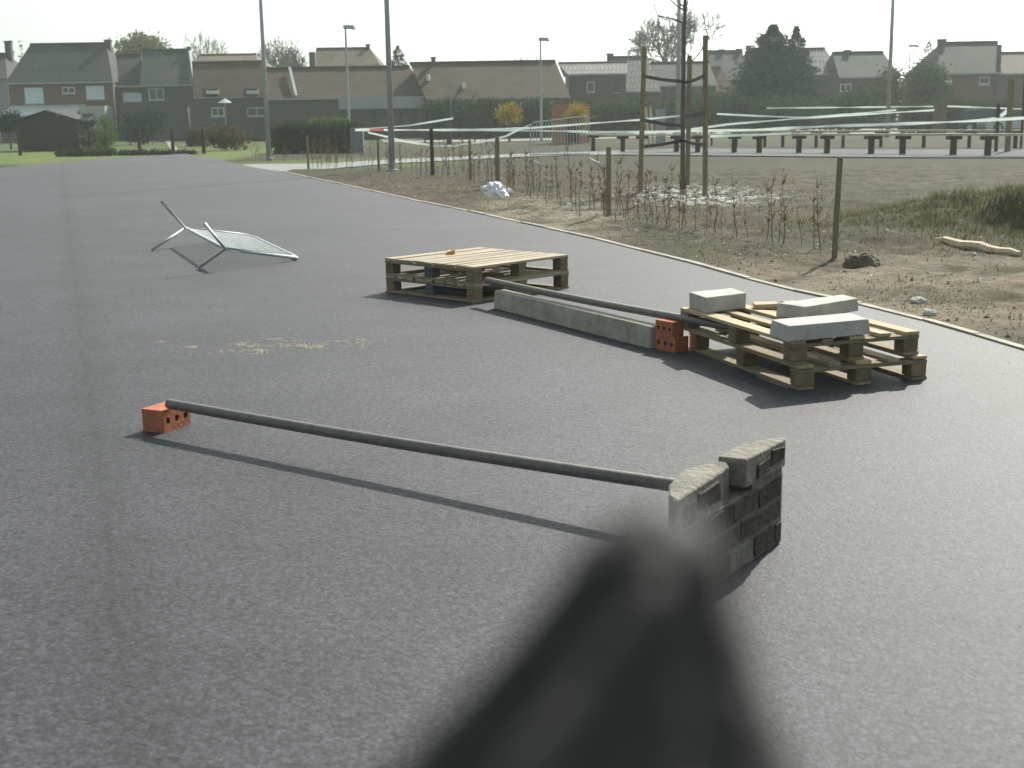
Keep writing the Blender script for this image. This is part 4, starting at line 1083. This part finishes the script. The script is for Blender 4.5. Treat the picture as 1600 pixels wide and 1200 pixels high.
def flatbox(t_, name, px0, px1, pyt, pyb, Y, dep, m, z0=None):
    xa, xb = at(px0, pyt, Y).x, at(px1, pyt, Y).x; zt = at((px0+px1)/2, pyt, Y).z; zb = at((px0+px1)/2, pyb, Y).z if z0 is None else z0
    mb = MB(); mb.box(xa, xb, Y-dep, Y-.003, zb, zt); return mb.build(name, m, t_)
# left
def h1x(t_, Y):
    flatbox(t_, 'annexe', 22, 132, 180, 215, Y, 3.2, BRICKR, 0)
    xa, xb = at(18,170,Y).x, at(136,170,Y).x; zb = at(70,164,Y).z; zf = at(70,179,Y-3.4).z
    mb = MB(); mb.hexa([(xa,Y-3.4,zf-.12),(xb,Y-3.4,zf-.12),(xb,Y-.01,zb-.12),(xa,Y-.01,zb-.12),(xa,Y-3.4,zf),(xb,Y-3.4,zf),(xb,Y-.01,zb),(xa,Y-.01,zb)]); mb.build('annexe_roof', mat('pale_sheet_roof', (.42, .45, .45), .7, .1, 1.5), t_)
    flatbox(t_, 'side_wall', 138, 177, 166, 210, Y, 2.4, WHITEW, 0)
    flatbox(t_, 'downpipe', 176, 178.5, 128, 205, Y, .12, mat('pale_pipe', (.42,.36,.31), .7, .1, 2), 0)
house('two storey brick house with a grey roof at the far left', 12, 176, 127.5, 69, 47, 166, 112, 9, BRICKR, R_GREY,
      [(38,137,67,161.5,'shutter'),(134,134,162,155,'shutter'),(97,136,117,146,'win')], [(164,173,62)], extra=h1x)
house('pale grey house cut off by the left edge of the picture', -70, 11, 120, 85, -60, 8, 118, 9, GREYW, R_DARK, [], [(8,17.5,64)])
house('narrow brick house with a low grey roof beside the far left house', 176.5, 221, 133, 86, 178, 221, 113, 9, BRICKB, R_DARK, [(192,145,221,158.5,'shutter')])
def h2x(t_, Y):
    a, b = at(296,78,Y-.2), at(307,150,Y-.5)
    mb = MB(); mb.bar(at(297,80,Y+4.0), at(304,128,Y-.4), .22, .14); mb.build('verge_board', WFRAME, t_)
    flatbox(t_, 'downpipe', 304, 307.5, 133, 152, Y, .2, WFRAME)
    flatbox(t_, 'veranda', 222, 300, 168, 200, Y, 1.6, BRICKD, 0)
house('brick house with a dark roof and white verge board left of the brown roofs', 221.5, 305, 131.5, 78.5, 223, 296, 112, 9, BRICKD, R_GREY, [(232,138,256,156,'win')], [(293,297,73)], extra=h2x)
def h3x(t_, Y):
    for a, b in ((322,341),(385,403)):
        flatbox(t_, 'dormer', a-2, b+2, 139, 149, Y, .8, R_BROWN); x0, x1 = at(a,141,Y-.8).x, at(b,141,Y-.8).x; z1, z0 = at(a,141.5,Y-.8).z, at(a,147,Y-.8).z
        mb = MB(); mb.box(x0, x1, Y-.85, Y-.802, z0, z1); mb.build('dormer_window', WFRAME, t_)
    flatbox(t_, 'porch', 300, 440, 155, 200, Y, 1.0, BRICKD, 0)
    for a, b in ((386, 415), (330, 350), (425, 436)):
        x0, x1 = at(a,165,Y-1).x, at(b,165,Y-1).x; z1, z0 = at(a,168,Y-1).z, at(a,182,Y-1).z; window(t_, x0, x1, z0, z1, Y-1.0, 'win')
house('low brown roofed house with two white dormer windows', 306, 418, 150, 97.5, 300, 412, 106, 8, BRICKD, R_BROWN, [], [], extra=h3x)
house('house whose light brown upper roof shows behind the dormer windows', 310, 402, 100, 86, 312, 400, 122, 8, BRICKB, R_BROWN2)
house('tall house with a light brown roof and chimney left of the thick mast', 490, 600, 112, 76, 494, 578, 120, 9, BRICKB, R_BROWN2, [], [(572,577.5,69)], extra=lambda t_, Y: (flatbox(t_, 'side_stack', 485, 494, 82, 120, Y, 1.0, BRICKD)))
def h5x(t_, Y):
    flatbox(t_, 'fascia', 530, 662, 153, 170, Y, .6, GREYW)
    mb = MB(); mb.bar(at(452.5,106,Y+3.5), at(463,150,Y-.4), .2, .14); mb.build('verge_board', ZINC, t_)
    for a, b in ((586, 606), (610, 625), (628, 646), (648, 660)):
        x0, x1 = at(a,175,Y-.05).x, at(b,175,Y-.05).x; z1, z0 = at(a,176,Y-.05).z, at(a,203,Y-.05).z; window(t_, x0, x1, z0, z1, Y-.05, 'dark')
house('long low house with a brown roof and flat grey front panel', 419, 668, 151, 106, 412, 640, 100, 8, BRICKD, R_BROWN, [], [], extra=h5x)
def h6x(t_, Y):
    for a, c in ((667, 119), (722, 132)):
        x = at(a, c, Y+2).x; p0, p1 = at(a,c+5,Y+2.2 if c < 125 else Y+1.2), at(a+5,c,Y+2.7 if c < 125 else Y+1.7)
        mb = MB(); mb.box(p0.x, p1.x, p0.y-.25, p1.y, p0.z-.1, p1.z+.12); mb.build('skylight', WFRAME, t_)
house('very long barn with a dark brown roof behind the yellow bushes', 668.5, 888, 151, 97.5, 640, 868, 98, 9, BRICKD, R_BROWN, [], [(674,680,89)], name='barn', extra=h6x)
house('low brick house with a striped grey roof and two windows right of the barn', 889, 978, 114, 98.5, 872, 980, 106, 7, BRICKB, R_STRIPE, [(917,128,929,144,'win'),(960,128,968,144,'dark')])
house('house with a steep striped grey roof reaching low and a chimney', 979, 1030, 141, 89.5, 950, 1012, 108, 10, BRICKB, R_STRIPE, [], [(948.5,958,83.5)])
house('dark roofed building behind the left and middle tree stakes', 1028, 1118, 132, 98, 1016, 1108, 116, 9, BRICKD, R_DARK)
house('grey roofed house with two chimneys left of the big conifers', 1104, 1166, 122, 80, 1106, 1160, 128, 9, BRICKB, R_GREY, [], [(1123,1131,77),(1151,1158,76)])
house('small house with a red tiled roof right of the right tree stake', 1100, 1150, 146, 106, 1104, 1126, 118, 6, BRICKB, R_RED)
house('house with a chimney partly hidden behind the big conifers', 1166, 1240, 118, 76, 1168, 1240, 132, 9, BRICKB, R_DARK, [], [(1166,1173,71)])
house('house with a pale grey green roof just right of the big conifers', 1245, 1314, 115, 76, 1250, 1289, 122, 9, BRICKD, R_STRIPE)
house('low dark roofed house with a small roof vent left of the right mast', 1312, 1402, 119, 82, 1300, 1380, 118, 8, BRICKD, R_GREY, [(1313,131,1330,143,'win')], [(1320,1328,78)])
house('brick house with a grey roof and broad chimney at the far right', 1464, 1561, 113, 66.5, 1470, 1559, 112, 9, BRICKR, R_GREY, [(1466,122,1487,131,'shutter'),(1530,120,1546,132,'win')], [(1466,1477.5,61)],
      extra=lambda t_, Y: (flatbox(t_, 'corner_pier', 1558, 1563, 70, 210, Y, .4, BRICKD, 0)))
house('house with a light roof cut off by the right edge of the picture', 1564, 1680, 113, 82, 1562, 1680, 116, 8, BRICKR, R_BROWN2, [], [])

# garden shed and tall shrubs at left
def shed():
    Y = 76; x0, x1 = at(31,240,Y).x, at(126,240,Y).x; ze = at(31,189,Y).z; zp = at(72,174,Y).z
    t_ = thing('garden_shed', Vector(((x0+x1)/2, Y, 0)), 'dark wooden garden shed with a low gable in front of the far left house', 'shed')
    n = 12
    for i in range(n):
        xa, xb = x0+(x1-x0)*i/n, x0+(x1-x0)*(i+1)/n-.02; f = lambda x: ze+(zp-ze)*(1-abs((x-(x0+x1)/2)/((x1-x0)/2)))-.06
        mb = MB(); mb.hexa([(xa,Y,0),(xb,Y,0),(xb,Y+.04,0),(xa,Y+.04,0),(xa,Y,f(xa)),(xb,Y,f(xb)),(xb,Y+.04,f(xb)),(xa,Y+.04,f(xa))]); mb.build('wall_board', DARKW, t_)
    mb = MB(); mb.box(x0+.02, x1-.02, Y+.05, Y+3, 0, ze-.1); mb.build('wall', DARKW, t_)
    for s in (0, 1):
        xm = (x0+x1)/2; xo = (x0-.2) if s == 0 else (x1+.2); mb = MB(); zo = ze-.08
        mb.hexa([(xo,Y-.2,zo),(xm,Y-.2,zp),(xm,Y+3.2,zp),(xo,Y+3.2,zo),(xo,Y-.2,zo+.08),(xm,Y-.2,zp+.08),(xm,Y+3.2,zp+.08),(xo,Y+3.2,zo+.08)]); mb.build('roof', R_DARK, t_)
    mb = MB(); mb.box(x1-.9, x1-.15, Y-.03, Y-.004, 0, 1.7); mb.build('door', DARKW, t_)
shed()
conifer(141, 236, 178, 34, 72, 'dark columnar conifer right beside the garden shed', 'garden conifers', 2200, .1, 3, taper=.25)
conifer(167, 236, 180, 28, 71, 'lighter green columnar shrub right of the dark column beside the shed', 'garden conifers', 2000, .1, 4, m=LHEDGE, taper=.3)
leafy('clipped_tree', 17, 224, 173, 26, 80, DGREEN, 'small clipped round tree left of the garden shed', 'tree', None, 1500, .09, seed=5)
leafy('round_bush', 224, 215, 171, 66, 92, DGREEN, 'broad dark evergreen bush on the lawn by the garden path', 'bush', None, 3600, .12, trunk=False, seed=6)
leafy('brown_shrub', 352, 240, 192, 66, 70, BROWNL, 'loose brown shrub at the end of the car park', 'shrub', None, 2600, .09, trunk=False, seed=7)
hedge('garden_hedge', 425, 560, 198, 62, 1.4, HGREEN, 'dark clipped hedge behind the far left lamp mast', 7000, .085, seed=8)
hedge('garden_hedge', 487, 541, 189, 70, 1.6, LHEDGE, 'short sunlit green topped hedge above the dark clipped hedge', 3000, .085, seed=9)
hedge('garden_hedge', 292, 320, 205, 82, 1.0, BROWNL, 'low yellowish hedge beyond the garden path', 1500, .09, seed=10)
hedge('garden_hedge', 180, 300, 240, 63, .6, HGREEN, 'very low scrubby hedge along the end of the car park', 2600, .06, seed=31)
hedge('garden_hedge', 84, 176, 238, 62.5, .6, HGREEN, 'low rough growth at the foot of the garden shed', 1800, .06, seed=32)
for px, l in ((32, 'wooden garden post in front of the shed corner at left'), (219, 'wooden garden post on the lawn left of the garden path'), (271, 'wooden garden post at the end of the garden path'), (319, 'wooden garden post beside the loose brown shrub')):
    b = g(px, 243 if px < 100 else 240); b.y = min(b.y, 66); b = at(px, 243, b.y); b.z = 0
    mb = MB(); mb.tube([b, b+Vector((0,0,1.05)), b+Vector((0,0,1.15))], [.09,.09,.06], 8); o = mb.build('garden_post', DARKW); o.data.transform(Matrix.Translation(-b)); o.location = b
    tag(o, l, 'post', 'garden posts at the far end')
# white parasol
pz = at(351, 156, 92); t_ = thing('parasol', Vector((pz.x, pz.y, 0)), 'white open garden parasol in front of the dormer house', 'parasol')
mb = MB(); zt = at(351,153.5,92).z; zb = at(351,160.5,92).z; n = 8
for i in range(n):
    a, b = 6.283*i/n, 6.283*(i+1)/n; p, q = Vector((pz.x+.5*math.cos(a), pz.y+.5*math.sin(a), zb)), Vector((pz.x+.5*math.cos(b), pz.y+.5*math.sin(b), zb)); mb.tri(p, q, (pz.x, pz.y, zt)); mb.tri(q, p, (pz.x, pz.y, zt-.03))
mb.build('canopy', TAPEW, t_); mb = MB(); mb.tube([(pz.x,pz.y,0),(pz.x,pz.y,zt)], .025, 6); mb.build('pole', MAST, t_)
# park planting
leafy('forsythia_bush', 796, 215, 157, 34, 80, YELLOW, 'small bright yellow flowering bush left of the street lamp', 'bush', None, 1500, .07, seed=11, lobes=6)
leafy('forsythia_bush', 903, 212, 162, 38, 72.5, YELLOW, 'bright yellow flowering bush in front of the orange playhouse', 'bush', None, 1600, .065, seed=12, lobes=6)
hedge('boundary_hedge', 664, 860, 163, 92, 2.5, HGREEN, 'tall dark hedge in front of the barn behind the left yellow bush', 10000, .14, seed=13, wav=.05)
hedge('boundary_hedge', 860, 1010, 168, 93, 2.0, HGREEN, 'dark hedge behind the orange playhouse and left tree stake', 6500, .13, seed=14)
leafy('green_bush', 985, 205, 148, 50, 95, HGREEN, 'dark green bush under the steep striped roof', 'bush', 'bushes along the back gardens', 2400, .15, trunk=False, seed=33)
leafy('green_bush', 1085, 205, 136, 100, 97, HGREEN, 'dark bush mass behind the right tree stake', 'bush', 'bushes along the back gardens', 5000, .16, trunk=False, seed=15)
leafy('green_bush', 1150, 205, 142, 70, 96, HGREEN, 'mid green bush under the red tiled roof', 'bush', 'bushes along the back gardens', 3600, .15, trunk=False, seed=16)
leafy('green_bush', 1230, 205, 150, 120, 94, HGREEN, 'broad low bush at the foot of the big conifers', 'bush', 'bushes along the back gardens', 4600, .15, trunk=False, seed=17)
leafy('green_bush', 1335, 205, 128, 110, 98, HGREEN, 'broad bush left of the right hand lamp mast', 'bush', 'bushes along the back gardens', 5600, .16, trunk=False, seed=18)
leafy('green_bush', 1390, 205, 100, 44, 102, BROWNL, 'taller olive brown bush right behind the right hand lamp mast', 'bush', 'bushes along the back gardens', 2600, .15, trunk=False, seed=19)
leafy('green_bush', 1446, 205, 92, 74, 103, HGREEN, 'tall dark bush against the far right brick house', 'bush', 'bushes along the back gardens', 5200, .16, trunk=False, seed=20)
hedge('boundary_hedge', 1410, 1640, 166, 88, 1.6, HGREEN, 'low dark hedge in front of the far right brick house', 8000, .12, seed=21)
CG = 'conifers by the houses'
conifer(1204, 205, 38, 128, 100, 'big dark conifer with the taller top of the pair', CG, 14000, .26, 1, taper=.66)
conifer(1240, 205, 40, 82, 103, 'dark conifer forming the right hand lower top of the pair', CG, 7500, .24, 2, taper=.75)
leafy('green_bush', 1206, 205, 70, 110, 99, DGREEN, 'rounded dark evergreen filling the lower body of the big conifers', 'bush', None, 6500, .2, trunk=False, seed=34)
conifer(626, 205, 70, 62, 125, 'small pointed conifer rising behind the barn roof', CG, 5500, .2, 5, taper=.7)
conifer(1445, 205, 62, 60, 126, 'sparse conifer rising behind the far right brick house', CG, 1700, .2, 6, taper=.75)
# trees behind the houses
BT = 'bare trees behind the houses'
leafy('leafy_tree', 232, 205, 47, 90, 150, LGREEN, 'pale green leafing tree rising behind the dark roofed house', 'tree', None, 20000, .20, seed=22, lobes=9)
baretree(318, 205, 56, 100, 160, 'bare tree right of the pale green leafing tree', BT, 7, 23, .3)
baretree(450, 205, 65, 92, 150, 'rounded bare tree between the dormer house and the tall house', BT, 8, 24, .3, .3)
baretree(1052, 205, 16, 124, 134, 'large bare tree behind the staked young tree', BT, 8, 25, .34, .3)
baretree(815, 205, 84, 80, 150, 'low bare tree top just showing above the barn ridge', BT, 6, 26, .2)
conifer(27, 205, 60, 12, 170, 'slender pale poplar left of the far left roof', 'poplars', 700, .3, 7, m=BROWNL, taper=.2)
conifer(44, 205, 61, 9, 172, 'shorter slender poplar closest to the far left roof', 'poplars', 600, .3, 8, m=BROWNL, taper=.2)

# parked cars beyond the park
def car(px, Y, paint, label, face=1):
    b = at(px, 200, Y); b.z = 0; t_ = thing('parked_car', b, label, 'car', 'cars parked by the houses')
    def P(pts, y0, y1):
        mb = MB(); n = len(pts)
        mb.v = [Vector((b.x+face*x, b.y+y0, z)) for x, z in pts]+[Vector((b.x+face*x, b.y+y1, z)) for x, z in pts]
        mb.f = [tuple(range(n)), tuple(range(2*n-1, n-1, -1))]+[(i, (i+1) % n, n+(i+1) % n, n+i) for i in range(n)]; mb.mi = [0]*len(mb.f); return mb
    P([(-2,.3),(2,.3),(2.05,.6),(1.9,.8),(1.0,.92),(-1.9,.95),(-2.05,.6)], 0, 1.7).build('body', paint, t_, bevel=.05)
    P([(-1.75,.95),(-1.35,1.42),(.3,1.45),(1.0,.93)], .12, 1.58).build('cabin', GLASS, t_, bevel=.04)
    P([(-1.3,1.43),(-1.25,1.48),(.25,1.5),(.3,1.46)], .15, 1.55).build('roof_panel', paint, t_)
    for x in (-1.3, 1.3):
        for y in (-.02, 1.56):
            mb = MB(); mb.tube([(b.x+x, b.y+y, .31), (b.x+x, b.y+y+.18, .31)], .31, 14); wh = mb.build('wheel', STRAP, t_)
            wh['_o'] = t_['_o']; mb = MB(); mb.tube([(b.x+x, b.y+y-.012, .31), (b.x+x, b.y+y+.19, .31)], .18, 10); mb.build('hubcap', GALV, wh)
    mb = MB(); mb.box(b.x+face*1.9-.06, b.x+face*1.9+.06, b.y-.01, b.y+.25, .62, .75); mb.build('headlight', WFRAME, t_)
car(1546, 86, mat('dark_blue_paint', (.03, .035, .045), .25, .05, 1, spec=.6), 'dark parked car glinting left of the tall stake at right')
car(1592, 84, mat('silver_paint', (.40, .42, .44), .3, .05, 1, metal=.4, spec=.6), 'silver parked car at the right edge behind the tall stake', -1)

# clean helper properties
for o in bpy.data.objects:
    if '_o' in o: del o['_o']

# ------------------------------------------------------------------ air
HAZE = 0.00058
mb = MB(); mb.box(-235, 235, -75, 345, -1.2, 24)
hm = bpy.data.materials.new('haze'); hm.use_nodes = True; hn = hm.node_tree
hn.nodes.remove(hn.nodes['Principled BSDF']); pv = hn.nodes.new('ShaderNodeVolumePrincipled')
pv.inputs['Color'].default_value = (.84, .95, .91, 1); pv.inputs['Density'].default_value = HAZE; pv.inputs['Anisotropy'].default_value = .35
hn.links.new(pv.outputs[0], hn.nodes['Material Output'].inputs['Volume'])
tag(mb.build('haze', hm), kind='stuff')
